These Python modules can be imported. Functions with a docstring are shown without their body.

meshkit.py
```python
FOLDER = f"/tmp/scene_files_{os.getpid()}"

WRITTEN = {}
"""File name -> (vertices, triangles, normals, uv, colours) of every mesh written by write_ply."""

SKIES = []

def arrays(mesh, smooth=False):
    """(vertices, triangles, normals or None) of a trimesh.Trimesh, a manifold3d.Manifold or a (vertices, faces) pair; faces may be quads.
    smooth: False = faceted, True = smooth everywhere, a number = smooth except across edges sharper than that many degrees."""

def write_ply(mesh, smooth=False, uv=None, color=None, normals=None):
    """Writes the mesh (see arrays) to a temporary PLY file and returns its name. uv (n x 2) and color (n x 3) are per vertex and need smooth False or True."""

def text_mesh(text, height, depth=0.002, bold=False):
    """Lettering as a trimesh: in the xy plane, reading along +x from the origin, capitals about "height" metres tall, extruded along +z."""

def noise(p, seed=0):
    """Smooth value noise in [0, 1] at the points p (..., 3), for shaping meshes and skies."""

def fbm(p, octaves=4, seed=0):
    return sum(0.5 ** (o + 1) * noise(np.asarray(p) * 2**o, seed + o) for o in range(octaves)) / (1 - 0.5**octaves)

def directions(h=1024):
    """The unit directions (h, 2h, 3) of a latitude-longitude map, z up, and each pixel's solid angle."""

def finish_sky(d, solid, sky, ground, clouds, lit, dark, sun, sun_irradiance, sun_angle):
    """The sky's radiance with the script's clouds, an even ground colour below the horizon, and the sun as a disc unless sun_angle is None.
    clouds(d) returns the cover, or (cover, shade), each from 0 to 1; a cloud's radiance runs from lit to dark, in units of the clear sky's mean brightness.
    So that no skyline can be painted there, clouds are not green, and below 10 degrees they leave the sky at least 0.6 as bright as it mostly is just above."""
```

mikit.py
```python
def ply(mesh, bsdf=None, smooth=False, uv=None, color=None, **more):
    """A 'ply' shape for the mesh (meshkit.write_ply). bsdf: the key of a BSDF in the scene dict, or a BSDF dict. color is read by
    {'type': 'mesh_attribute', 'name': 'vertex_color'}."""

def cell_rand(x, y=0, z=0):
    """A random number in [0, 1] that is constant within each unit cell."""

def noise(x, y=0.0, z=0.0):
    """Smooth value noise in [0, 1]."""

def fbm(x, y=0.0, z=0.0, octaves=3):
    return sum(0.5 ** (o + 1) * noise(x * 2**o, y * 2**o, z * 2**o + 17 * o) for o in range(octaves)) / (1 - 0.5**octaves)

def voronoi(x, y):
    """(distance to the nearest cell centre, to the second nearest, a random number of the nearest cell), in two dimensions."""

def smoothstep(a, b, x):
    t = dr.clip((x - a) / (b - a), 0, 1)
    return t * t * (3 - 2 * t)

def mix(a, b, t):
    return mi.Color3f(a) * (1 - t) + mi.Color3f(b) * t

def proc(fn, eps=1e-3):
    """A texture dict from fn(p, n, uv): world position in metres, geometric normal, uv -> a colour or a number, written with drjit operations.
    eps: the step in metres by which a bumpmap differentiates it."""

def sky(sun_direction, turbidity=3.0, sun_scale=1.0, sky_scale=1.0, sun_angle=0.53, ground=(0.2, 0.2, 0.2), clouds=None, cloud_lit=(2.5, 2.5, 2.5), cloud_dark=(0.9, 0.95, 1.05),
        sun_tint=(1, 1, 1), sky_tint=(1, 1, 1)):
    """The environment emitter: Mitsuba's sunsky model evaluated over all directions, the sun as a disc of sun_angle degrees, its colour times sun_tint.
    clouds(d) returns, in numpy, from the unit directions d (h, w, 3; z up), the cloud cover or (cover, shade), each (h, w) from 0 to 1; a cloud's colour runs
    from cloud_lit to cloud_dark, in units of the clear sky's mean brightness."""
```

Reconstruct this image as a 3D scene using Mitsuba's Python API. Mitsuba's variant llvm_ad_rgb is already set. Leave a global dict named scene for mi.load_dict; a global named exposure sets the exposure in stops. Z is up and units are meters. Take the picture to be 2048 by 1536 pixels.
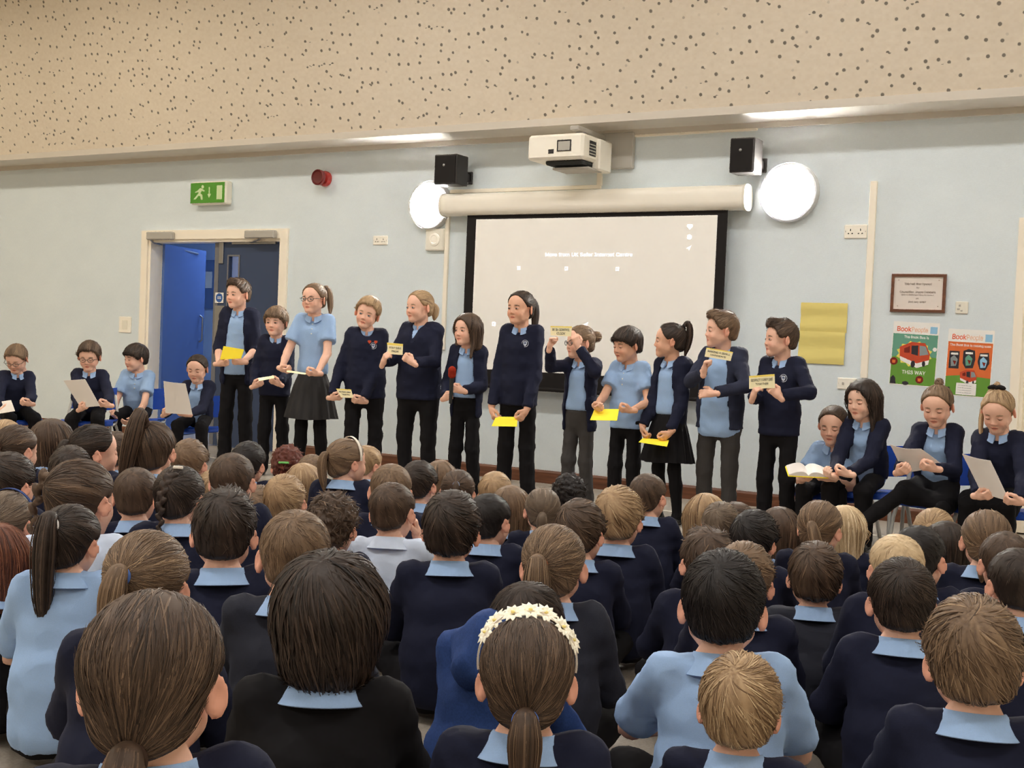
import math, random
import numpy as np, trimesh, manifold3d, shapely
import mitsuba as mi, mikit, meshkit
from mikit import noise, fbm, smoothstep, mix, voronoi, cell_rand

scene, labels = {}, {}
exposure = 1.72

# ---------------------------------------------------------------- camera: 1.1 m above the floor, 8.2 m from the wall
W = 8.166                      # the stage wall is the plane y = W
CAM = np.array([0, 0, 1.10])
YAW, PITCH, ROLL, FOCAL = 0.53466, -0.03639, 0.04149, 2400.0
_F = np.array([-math.sin(YAW) * math.cos(PITCH), math.cos(YAW) * math.cos(PITCH), math.sin(PITCH)])
_R0 = np.array([math.cos(YAW), math.sin(YAW), 0]); _U0 = np.cross(_R0, _F)
_R = math.cos(ROLL) * _R0 + math.sin(ROLL) * _U0; _U = -math.sin(ROLL) * _R0 + math.cos(ROLL) * _U0
T = mi.ScalarTransform4f
scene['camera'] = {'type': 'perspective', 'fov': math.degrees(2 * math.atan(1024 / FOCAL)), 'near_clip': .05, 'far_clip': 100.,
                   'to_world': T().look_at(CAM.tolist(), (CAM + _F).tolist(), _U.tolist())}

def ray(px, py):
    return _F + (px - 1024) / FOCAL * _R - (py - 768) / FOCAL * _U
def at(px, py, Y=W):
    """The point of the plane y = Y that the photograph shows at a pixel."""
    d = ray(px, py); return CAM + d * (Y / d[1])
def deep(px, py, z):
    return CAM + ray(px, py) * z
def project(P):
    d = np.asarray(P, float) - CAM; z = d @ _F
    return 1024 + FOCAL * (d @ _R) / z, 768 - FOCAL * (d @ _U) / z

# ---------------------------------------------------------------- light: the hall's ceiling luminaires, two wall lamps, an added bluish corridor panel in place of daylight
CEIL_LIGHT = (11.2, 10.95, 10.5)       # each luminaire's radiance
WALL_LAMP = (62.0, 60.0, 55.0)
CORRIDOR_LIGHT = (4.2, 5.6, 8.4)
CEIL_Z = 4.3
LUMINAIRES = [(x, y) for x in (-11.5, -8.4, -5.3, -2.2, .9) for y in (5.5, 1.4, -2.8)]
# ---------------------------------------------------------------- mesh kit
def lin(r, g, b):
    c = np.array([r, g, b], float) / 255
    return np.where(c <= .04045, c / 12.92, ((c + .055) / 1.055) ** 2.4)

def unit(v):
    v = np.asarray(v, float)
    return v / (np.linalg.norm(v, axis=-1, keepdims=True) + 1e-12)

def rot(axis, deg):
    a = math.radians(deg); c, s = math.cos(a), math.sin(a)
    return np.array({'x': [[1, 0, 0], [0, c, -s], [0, s, c]], 'y': [[c, 0, s], [0, 1, 0], [-s, 0, c]], 'z': [[c, -s, 0], [s, c, 0], [0, 0, 1]]}[axis])

def mat(R=np.eye(3), t=(0, 0, 0), s=1.0):
    M = np.eye(4); M[:3, :3] = np.asarray(R) * s; M[:3, 3] = t
    return M

def tf(M, v):
    return np.asarray(v) @ M[:3, :3].T + M[:3, 3]

EDGES = np.array([[0, 1], [2, 3], [4, 5], [6, 7], [0, 2], [1, 3], [4, 6], [5, 7], [0, 4], [1, 5], [2, 6], [3, 7]])
CORN = np.array([[i >> 2 & 1, i >> 1 & 1, i & 1] for i in range(8)])

def surfnet(F, org, h):
    """Surface nets: a quad mesh (as triangles) of the zero set of F (negative inside)."""
    ins = F < 0
    n = [x - 1 for x in F.shape]
    cnt = np.zeros(n, np.int8)
    for c in CORN:
        cnt += ins[c[0]:c[0] + n[0], c[1]:c[1] + n[1], c[2]:c[2] + n[2]]
    cells = np.argwhere((cnt > 0) & (cnt < 8))
    if not len(cells):
        return np.zeros((0, 3)), np.zeros((0, 3), int)
    vals = np.stack([F[cells[:, 0] + c[0], cells[:, 1] + c[1], cells[:, 2] + c[2]] for c in CORN], 1)
    a, b = vals[:, EDGES[:, 0]], vals[:, EDGES[:, 1]]
    cross = (a < 0) != (b < 0)
    t = np.where(cross, a / np.where(cross, a - b, 1), 0)[..., None]
    pts = CORN[EDGES[:, 0]] * (1 - t) + CORN[EDGES[:, 1]] * t
    w = cross[..., None]
    v = (pts * w).sum(1) / w.sum(1) + cells
    num = -np.ones(n, np.int64); num[tuple(cells.T)] = np.arange(len(cells))
    faces = []
    for ax in range(3):
        sl0, sl1 = [slice(None)] * 3, [slice(None)] * 3
        sl0[ax], sl1[ax] = slice(0, -1), slice(1, None)
        A, B = ins[tuple(sl0)], ins[tuple(sl1)]
        e = np.argwhere(A != B)
        u, w_ = (ax + 1) % 3, (ax + 2) % 3
        e = e[(e[:, u] > 0) & (e[:, w_] > 0) & (e[:, u] < n[u]) & (e[:, w_] < n[w_])]
        if not len(e):
            continue
        q = []
        for du, dw in ((1, 1), (0, 1), (0, 0), (1, 0)):
            c = e.copy(); c[:, u] -= du; c[:, w_] -= dw
            q.append(num[tuple(c.T)])
        q = np.stack(q, 1)
        flip = ~A[tuple(e.T)]
        q[flip] = q[flip][:, ::-1]
        faces += [q[:, [0, 1, 2]], q[:, [0, 2, 3]]]
    return v * h + org, np.vstack(faces)

def smin(a, b, k):
    m = np.maximum(k - np.abs(a - b), 0) / k
    return np.minimum(a, b) - m * m * k * .25

class Field:
    """Smooth unions and cuts of tapered capsules and ellipsoids, meshed by surface nets."""
    def __init__(self):
        self.p = []
    def cone(self, a, b, ra, rb, k=.02, op='u'):
        a, b = np.asarray(a, float), np.asarray(b, float); ba = b - a; bb = max(ba @ ba, 1e-9)
        def f(P):
            t = np.clip((P - a) @ ba / bb, 0, 1)
            return np.linalg.norm(P - a - t[..., None] * ba, axis=-1) - (ra + (rb - ra) * t)
        r = max(ra, rb)
        self.p.append((f, np.minimum(a, b) - r, np.maximum(a, b) + r, k, op)); return self
    def capped(self, a, b, ra, rb, k=.02):
        """A cone whose far end is cut off flat at b."""
        a, b = np.asarray(a, float), np.asarray(b, float); ba = b - a; bb = ba @ ba; ax = ba / math.sqrt(bb)
        def f(P):
            t = np.clip((P - a) @ ba / bb, 0, 1.3)
            return np.maximum(np.linalg.norm(P - a - t[..., None] * ba, axis=-1) - (ra + (rb - ra) * t), (P - b) @ ax)
        r = max(ra, rb)
        self.p.append((f, np.minimum(a, b) - r, np.maximum(a, b) + r, k, 'u')); return self
    def ell(self, c, r, R=np.eye(3), k=.02, op='u'):
        c, r = np.asarray(c, float), np.asarray(r, float); M = R / r
        def f(P):
            q = (P - c) @ M
            l = np.linalg.norm(q, axis=-1)
            g = np.linalg.norm(q @ np.diag(1 / r), axis=-1)
            return l * (l - 1) / np.maximum(g, 1e-9)
        e = np.abs(R) @ r
        self.p.append((f, c - e, c + e, k, op)); return self
    def ecap(self, a, b, ra, rb, xd, k=.02, op='u'):
        """Capsule from a to b with an elliptic section: ra, rb = (radius along xd, radius across)."""
        a, b = np.asarray(a, float), np.asarray(b, float); ba = b - a; L2 = ba @ ba; zd = ba / math.sqrt(L2)
        xd = unit(np.asarray(xd, float) - np.dot(xd, zd) * zd); yd = np.cross(zd, xd)
        def f(P):
            q = P - a; t = np.clip(q @ ba / L2, 0, 1)
            q = q - t[..., None] * ba
            rx, ry = ra[0] + (rb[0] - ra[0]) * t, ra[1] + (rb[1] - ra[1]) * t
            m = np.minimum(rx, ry)
            l = np.sqrt((q @ xd / rx) ** 2 + (q @ yd / ry) ** 2 + (q @ zd / m) ** 2)
            return (l - 1) * m * (.55 + .45 * np.minimum(l, 1))
        r = max(max(ra), max(rb))
        self.p.append((f, np.minimum(a, b) - r, np.maximum(a, b) + r, k, op)); return self
    def chain(self, pts, rs, k=.012):
        for i in range(len(pts) - 1):
            self.cone(pts[i], pts[i + 1], rs[i], rs[i + 1], k)
        return self
    def cut(self, f, k=.006):
        """Keep what is inside f too (f negative inside)."""
        self.p.append((f, None, None, k, 'i')); return self
    def eval(self, P):
        d = np.full(P.shape[:-1], 1.0)
        for f, lo, hi, k, op in self.p:
            e = f(P)
            d = smin(d, e, k) if op == 'u' else -smin(-d, e, k) if op == 's' else -smin(-d, -e, k)
        return d
    def mesh(self, h, pad=0.0):
        us = [p for p in self.p if p[4] == 'u']
        lo = np.min([p[1] for p in us], 0) - 3 * h - pad; hi = np.max([p[2] for p in us], 0) + 3 * h + pad
        lo = np.floor(lo / h) * h + .0137 * h
        n = np.ceil((hi - lo) / h).astype(int) + 1
        F = np.full(n, 1.0, np.float32)
        ax = [(lo[i] + np.arange(n[i]) * h) for i in range(3)]
        for f, l, g, k, op in self.p:
            if l is None:
                i0, i1 = np.zeros(3, int), n
            else:
                m = k + 2.5 * h
                i0 = np.clip(np.floor((l - m - lo) / h).astype(int), 0, n); i1 = np.clip(np.ceil((g + m - lo) / h).astype(int) + 1, 0, n)
            if (i1 <= i0).any():
                continue
            s = tuple(slice(x, y) for x, y in zip(i0, i1))
            if l is None:
                idx = np.nonzero(F < .05)
                P = np.stack([ax[i][idx[i]] for i in range(3)], -1)
                F[idx] = -smin(-F[idx], -f(P), k)
                continue
            P = np.stack(np.meshgrid(*[ax[i][s[i]] for i in range(3)], indexing='ij'), -1)
            e = f(P)
            F[s] = smin(F[s], e, k) if op == 'u' else -smin(-F[s], e, k)
        return surfnet(F, lo, h)

def vnormals(v, f):
    n = np.zeros_like(v); c = np.cross(v[f[:, 1]] - v[f[:, 0]], v[f[:, 2]] - v[f[:, 0]])
    for k in range(3):
        np.add.at(n, f[:, k], c)
    return unit(n)

def relax(v, f, it=1, w=.5):
    e = np.vstack([f[:, [0, 1]], f[:, [1, 2]], f[:, [2, 0]]])
    for _ in range(it):
        s = np.zeros_like(v); c = np.zeros(len(v))
        np.add.at(s, e[:, 0], v[e[:, 1]]); np.add.at(c, e[:, 0], 1)
        v = v + w * (s / np.maximum(c, 1)[:, None] - v)
    return v

def join(*ms):
    vs, fs, at = [], [], 0
    for v, f in ms:
        vs.append(v); fs.append(np.asarray(f) + at); at += len(v)
    return np.vstack(vs), np.vstack(fs)

def unite(*ms):
    """One continuous surface where the solids allow it."""
    try:
        out = None
        for v, f in ms:
            m = manifold3d.Manifold(manifold3d.Mesh(np.asarray(v, np.float32), np.asarray(f, np.uint32)))
            if m.status() != manifold3d.Error.NoError or m.is_empty():
                raise ValueError
            out = m if out is None else out + m
        r = out.to_mesh()
        return np.array(r.vert_properties[:, :3], float), np.array(r.tri_verts, int)
    except Exception:
        return join(*ms)

def tube(pts, rs, n=8, caps=True):
    """Swept round tube through the points."""
    p = np.asarray(pts, float); rs = np.broadcast_to(rs, (len(p),))
    t = unit(np.gradient(p, axis=0))
    a = np.zeros_like(p); ref = np.array([0, 0, 1.0]) if abs(t[0][2]) < .9 else np.array([1.0, 0, 0])
    for i in range(len(p)):
        ref = unit(ref - (ref @ t[i]) * t[i]); a[i] = ref
    b = np.cross(t, a); th = np.arange(n) * 2 * np.pi / n
    v = p[:, None] + rs[:, None, None] * (np.cos(th)[None, :, None] * a[:, None] + np.sin(th)[None, :, None] * b[:, None])
    v = v.reshape(-1, 3); f = []
    for i in range(len(p) - 1):
        for j in range(n):
            q = [i * n + j, i * n + (j + 1) % n, (i + 1) * n + (j + 1) % n, (i + 1) * n + j]
            f += [[q[0], q[1], q[2]], [q[0], q[2], q[3]]]
    if caps:
        for base, c, flip in ((0, p[0], 1), ((len(p) - 1) * n, p[-1], 0)):
            v = np.vstack([v, c]); k = len(v) - 1
            for j in range(n):
                x, y = base + j, base + (j + 1) % n
                f.append([k, y, x] if flip else [k, x, y])
    return v, np.array(f)

def box(lo, hi, bevel=.0):
    """An axis-aligned box, with its edges chamfered by bevel."""
    lo, hi = np.minimum(lo, hi).astype(float), np.maximum(lo, hi).astype(float)
    if bevel <= 0:
        m = trimesh.creation.box(hi - lo); return np.array(m.vertices) + (lo + hi) / 2, np.array(m.faces)
    b = min(bevel, *(hi - lo) * .49)
    pts = []
    for c in CORN:
        p = np.where(c, hi, lo); d = np.where(c, -b, b)
        for k in range(3):
            q = p + d; q[k] = p[k]; pts.append(q)
    h = trimesh.convex.convex_hull(np.array(pts)); return np.array(h.vertices), np.array(h.faces)

def lathe(profile, n=48, axis='z'):
    m = trimesh.creation.revolve(np.asarray(profile, float), sections=n)
    v = np.array(m.vertices)
    if axis == 'y':
        v = np.stack([v[:, 0], -v[:, 2], v[:, 1]], 1)   # profile height points towards -y, out of the wall
    return v, np.array(m.faces)

def extrude(poly, d):
    m = trimesh.creation.extrude_polygon(poly, d, engine='earcut'); return np.array(m.vertices), np.array(m.faces)

def tm(mesh):
    return trimesh.Trimesh(mesh[0], mesh[1], process=False)

scene_count = {}
def key_for(name, parent=None):
    base = (parent + '__' if parent else '') + name
    n = scene_count.get(base, -1) + 1; scene_count[base] = n
    return base if n == 0 else f'{base}_{n:03d}'

def obj(name, mesh, bsdf, parent=None, smooth=30, color=None, M=None, label=None, cat=None, group=None, kind=None, **more):
    key = key_for(name, parent)
    v, f = mesh
    scene[key] = mikit.ply(tm((v, f)), bsdf, smooth=smooth, color=color, **more)
    if M is not None:
        scene[key]['to_world'] = M.tolist() if False else mi.ScalarTransform4f(M)
    tagkey(key, label, cat, group, kind)
    return key

def put(name, shape, parent=None, M=None, label=None, cat=None, group=None, kind=None):
    """A further entry of a shape dict that exists already."""
    key = key_for(name, parent); scene[key] = dict(shape)
    if M is not None:
        scene[key]['to_world'] = mi.ScalarTransform4f(M)
    tagkey(key, label, cat, group, kind)
    return key

def tagkey(key, label=None, cat=None, group=None, kind=None):
    d = {k: x for k, x in (('label', label), ('category', cat), ('group', group), ('kind', kind)) if x}
    if d:
        labels[key] = {**labels.get(key, {}), **d}

def thing(name, label, cat, group=None):
    key = key_for(name); tagkey(key, label, cat, group); return key
# ---------------------------------------------------------------- materials
def rgb(r, g, b):
    return {'type': 'rgb', 'value': lin(r, g, b).tolist()}
def mat_plain(name, c, rough=.6, spec=.3, **k):
    scene[name] = {'type': 'twosided', 'b': {'type': 'principled', 'base_color': c if isinstance(c, dict) else rgb(*c), 'roughness': rough, 'specular': spec, **k}}
def cloth(name, c, freq=900, amp=.22, rough=.85, sheen=.3, patch=.10):
    c = lin(*c)
    def fn(p, n, uv):
        w = noise(p.x * freq, p.y * freq, p.z * freq * .6)
        big = fbm(p.x * 9, p.y * 9, p.z * 9, 3)
        return mi.Color3f(*[float(x) for x in c]) * (1 - amp / 2 + amp * w) * (1 - patch + 2 * patch * big)
    scene[name] = {'type': 'twosided', 'b': {'type': 'principled', 'base_color': mikit.proc(fn), 'roughness': rough, 'specular': .15, 'sheen': sheen}}

attr = {'type': 'mesh_attribute', 'name': 'vertex_color'}
mat_plain('skin', dict(attr), .5, .28)
mat_plain('hair', dict(attr), .52, .30)
cloth('navy_knit', (28, 31, 50)); cloth('navy_fade', (44, 48, 66)); cloth('grey_navy', (42, 44, 54)); cloth('black_cloth', (22, 21, 24), 1100, .2, .85, .15)
cloth('grey_cloth', (62, 60, 60), 1100); cloth('skirt_grey', (48, 47, 48), 1100); cloth('black_tights', (20, 19, 22), 1100)
cloth('polo_blue', (146, 174, 212), 1000, .10, .8, .2, .04); cloth('polo_white', (196, 208, 228), 1000, .08, .8, .2, .04); cloth('fleece_blue', (42, 64, 114), 500, .3)
mat_plain('shoe_black', (20, 19, 19), .35, .5)
mat_plain('white_plastic', (232, 228, 214), .4, .4); mat_plain('cream_plastic', (244, 239, 226), .4, .4); mat_plain('grey_plastic', (176, 172, 164), .45, .4)
mat_plain('dark_plastic', (36, 33, 33), .5, .4); mat_plain('black_border', (30, 27, 27), .7, .2); mat_plain('glasses_frame', (30, 26, 26), .3, .5)
mat_plain('red_plastic', (150, 40, 34), .3, .5); mat_plain('red_dark', (92, 26, 24), .4, .4)
mat_plain('steel', (170, 170, 172), .3, .5, metallic=.9); mat_plain('painted_steel', (186, 186, 184), .4, .5)
mat_plain('badge_pale', (186, 192, 206), .5); mat_plain('badge_blue', (70, 84, 120), .5)
mat_plain('tie_white', (232, 228, 226), .8); mat_plain('tie_blue', (80, 110, 176), .8); mat_plain('tie_lightblue', (158, 186, 226), .7); mat_plain('tie_orange', (226, 118, 84), .8); mat_plain('tie_black', (22, 20, 22), .8); mat_plain('tie_brown', (60, 42, 32), .8)
mat_plain('band_blue', (44, 62, 110), .8); mat_plain('band_white', (226, 218, 206), .7); mat_plain('clip_green', (120, 200, 110), .5); mat_plain('petal', (248, 244, 226), .7); mat_plain('daisy_eye', (236, 218, 140), .7)
mat_plain('yellow_stock', (255, 232, 66), .7, .2); mat_plain('paper', (226, 220, 216), .8, .2); mat_plain('card_paper', (240, 230, 190), .8, .2); mat_plain('card_edge', (238, 214, 110), .8, .2)
mat_plain('ink', (84, 78, 72), .8, .1); mat_plain('foam_red', (150, 48, 34), .95, .1); mat_plain('chair_blue', (24, 66, 160), .45, .4)
mat_plain('foam_grey', (60, 62, 62), .9, .1)
scene['lens_glass'] = {'type': 'thindielectric', 'int_ior': 1.5}
scene['pane_glass'] = {'type': 'thindielectric', 'int_ior': 1.5}

def wall_fn(p, n, uv):
    s = fbm(p.x * 3, p.y * 3, p.z * 3, 4); g = noise(p.x * 160, p.y * 160, p.z * 160)
    return mix([float(x) for x in lin(213, 223, 229)], [float(x) for x in lin(222, 231, 235)], s) * (.97 + .06 * g)
scene['wall_paint'] = {'type': 'twosided', 'b': {'type': 'principled', 'base_color': mikit.proc(wall_fn), 'roughness': .55, 'specular': .25}}
def perf_fn(p, n, uv):
    """Acoustic board: irregular rows of punched holes."""
    u, v = p.x / .094, (p.z - .35 * p.y) / .100
    row = dr_floor(v); u = u + cell_rand(row, 3, 5) * .7
    d, e, r = voronoi(u, v)
    rad = .095 + .05 * r
    hole = 1 - smoothstep(rad * .75, rad * 1.1, d)
    hole = hole * smoothstep(.18, .3, r)
    speck = fbm(p.x * 40, p.y * 40, p.z * 40, 3)
    base = mix([float(x) for x in lin(219, 206, 187)], [float(x) for x in lin(229, 218, 201)], speck)
    return base * (1 - .72 * hole)
import drjit as dr
def dr_floor(x):
    return dr.floor(x)
scene['acoustic_board'] = {'type': 'twosided', 'b': {'type': 'principled', 'base_color': mikit.proc(perf_fn), 'roughness': .8, 'specular': .15}}
def floor_fn(p, n, uv):
    s = fbm(p.x * 2, p.y * 2, 0, 4); g = noise(p.x * 220, p.y * 220, 1.)
    return mix([float(x) for x in lin(132, 124, 114)], [float(x) for x in lin(158, 150, 140)], s) * (.9 + .2 * g)
scene['floor_vinyl'] = {'type': 'twosided', 'b': {'type': 'principled', 'base_color': mikit.proc(floor_fn), 'roughness': .35, 'specular': .4}}
def wood_fn(p, n, uv):
    g = fbm(p.x * 3, p.y * 40, p.z * 60, 3)
    return mix([float(x) for x in lin(78, 46, 32)], [float(x) for x in lin(126, 80, 56)], g)
scene['brown_wood'] = {'type': 'twosided', 'b': {'type': 'principled', 'base_color': mikit.proc(wood_fn), 'roughness': .4, 'specular': .4}}
mat_plain('frame_paint', (246, 238, 222), .4, .4); mat_plain('soffit_paint', (206, 198, 186), .35, .4); mat_plain('ceiling_white', (226, 222, 214), .7, .2)
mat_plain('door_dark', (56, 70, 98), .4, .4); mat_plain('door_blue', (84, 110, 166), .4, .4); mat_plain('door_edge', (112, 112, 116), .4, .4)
mat_plain('hall_wall', (214, 206, 190), .6, .2)
mat_plain('screen_white', (250, 248, 243), .8, .1); mat_plain('line_white', (236, 230, 216), .5, .3)
mat_plain('notice_blue', (104, 126, 168), .6, .3); mat_plain('corridor_wall', (176, 194, 222), .7, .2)
scene['glow_text'] = {'type': 'diffuse', 'reflectance': rgb(250, 250, 250)}
mat_plain('sign_green', (84, 150, 52), .45, .3); mat_plain('sign_pale', (206, 224, 176), .5, .3); mat_plain('sign_blue', (60, 96, 160), .5, .3); mat_plain('print_white', (238, 236, 232), .6, .25)
for k, c in dict(poster_teal=(104, 158, 136), poster_green=(104, 152, 62), poster_orange=(218, 112, 62), poster_red=(196, 78, 52), poster_dark=(54, 50, 56), poster_yellow=(226, 212, 104), poster_grey=(140, 148, 150), poster_logo=(222, 100, 66), poster_logo2=(230, 170, 130), poster_sky=(150, 196, 226), yellow_sheet=(224, 208, 128), frame_brown=(122, 76, 50), plaque_face=(226, 216, 208), brown_ink=(92, 70, 60), poster_maroon=(120, 40, 32)).items():
    mat_plain(k, c, .65, .2)

# ---------------------------------------------------------------- the hall
X0, X1, Y0 = -15.0, 3.2, -5.0
from shapely.geometry import Polygon, Point, box as sbox
from shapely import affinity
def upright(mesh, y):
    """Drawn in (x, z), extruded towards -y from the plane y."""
    v, f = mesh; v = np.asarray(v)
    return np.stack([v[:, 0], y - v[:, 2], v[:, 1]], 1), np.asarray(f)

DL, DR = at(295, 600)[0], at(563, 500)[0]          # the doorway's opening
DT = at(430, 478)[2]
RD0, RD1 = at(2036, 500)[0], at(2036, 500)[0] + .95
RDT = at(2040, 436)[2]
hole = sbox(DL, -.2, DR, DT).union(sbox(RD0 + .055, -.2, RD1, RDT - .06))
wallp = sbox(X0, -.02, X1, CEIL_Z).difference(hole)
v, f = extrude(wallp, .16); v = np.stack([v[:, 0], W + v[:, 2], v[:, 1]], 1)
obj('wall_front', (v, f[:, ::-1]), 'wall_paint', smooth=False, label='pale blue painted stage wall with a doorway in it', cat='wall', kind='structure')
obj('floor', box((X0, Y0, -.1), (X1, W + 3.2, 0)), 'floor_vinyl', smooth=False, label='grey vinyl hall floor', cat='floor', kind='structure')
obj('trim_1', box((X0, 7.42, 0), (X1, 7.47, .0012)), 'line_white', smooth=False, label='white court line on the hall floor along the stage wall', cat='floor line', kind='structure')
obj('ceiling', box((X0, Y0, CEIL_Z), (X1, W + .16, CEIL_Z + .1)), 'ceiling_white', smooth=False, label='white hall ceiling', cat='ceiling', kind='structure')
obj('wall_left', box((X0 - .15, Y0, 0), (X0, W, CEIL_Z)), 'hall_wall', smooth=False, label='cream side wall of the hall beyond the door', cat='wall', kind='structure')
obj('wall_right', box((X1, Y0, 0), (X1 + .15, W, CEIL_Z)), 'hall_wall', smooth=False, label='cream side wall of the hall beyond the posters', cat='wall', kind='structure')
obj('wall_back', box((X0, Y0 - .15, 0), (X1, Y0, CEIL_Z)), 'hall_wall', smooth=False, label='cream wall at the back of the hall', cat='wall', kind='structure')
# bulkhead of perforated board over the stage wall
BZ, BD = 2.735, .34
pr = [(W - BD, BZ), (W - BD - .52, CEIL_Z), (W - BD - .46, CEIL_Z), (W - BD + .06, BZ)]
def prism(pr, x0, x1):
    p = Polygon(pr); v, f = extrude(p, x1 - x0)
    return np.stack([x0 + v[:, 2], v[:, 0], v[:, 1]], 1), f
obj('ceiling_bulkhead', prism(pr, X0, X1), 'acoustic_board', smooth=False, label='beige perforated acoustic board sloping above the stage wall', cat='acoustic board', kind='structure')
obj('trim_2', prism([(W - BD - .012, BZ - .035), (W - BD - .012, BZ + .02), (W - BD + .02, BZ + .02), (W - BD + .02, BZ), (W, BZ), (W, BZ - .035)], X0, X1), 'soffit_paint', smooth=False, label='grey soffit board under the perforated board', cat='soffit', kind='structure')
obj('trim_3', prism([(W, BZ - .075), (W - .028, BZ - .075), (W - .028, BZ - .035), (W, BZ - .035)], X0, X1), 'soffit_paint', smooth=False, label='narrow moulding where the wall meets the soffit', cat='moulding', kind='structure')
def skirt(x0, x1, n):
    obj('baseboard_front', prism([(W, 0), (W - .02, 0), (W - .02, .085), (W - .012, .1), (W, .1)], x0, x1), 'brown_wood', smooth=False, label=n, cat='skirting board', kind='structure')
FW = .085
skirt(X0, DL - FW, 'brown skirting board on the far side of the doorway'); skirt(DR + FW, RD0, 'brown skirting board behind the standing row of children')

# luminaires of the hall
for i, (x, y) in enumerate(LUMINAIRES):
    k = thing('ceiling_light', 'white ceiling luminaire, %s row from the stage wall, %s from the wall beyond the door' % (('first', 'second', 'third')[i % 3], ('first', 'second', 'third', 'fourth', 'fifth')[i // 3]), 'ceiling light', 'ceiling luminaires of the hall')
    obj('housing', box((x - .78, y - .17, CEIL_Z - .075), (x + .78, y + .17, CEIL_Z - .002), .01), 'white_plastic', k, smooth=False)
    v = np.array([[x - .74, y - .14, CEIL_Z - .078], [x + .74, y - .14, CEIL_Z - .078], [x + .74, y + .14, CEIL_Z - .078], [x - .74, y + .14, CEIL_Z - .078]])
    obj('diffuser', (v, np.array([[0, 2, 1], [0, 3, 2]])), 'white_plastic', k, smooth=False, emitter={'type': 'area', 'radiance': {'type': 'rgb', 'value': [c * k_ for c, k_ in zip(CEIL_LIGHT, (1.0, .92, .78) if x < -8 else (1, 1, 1))]}})

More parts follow.
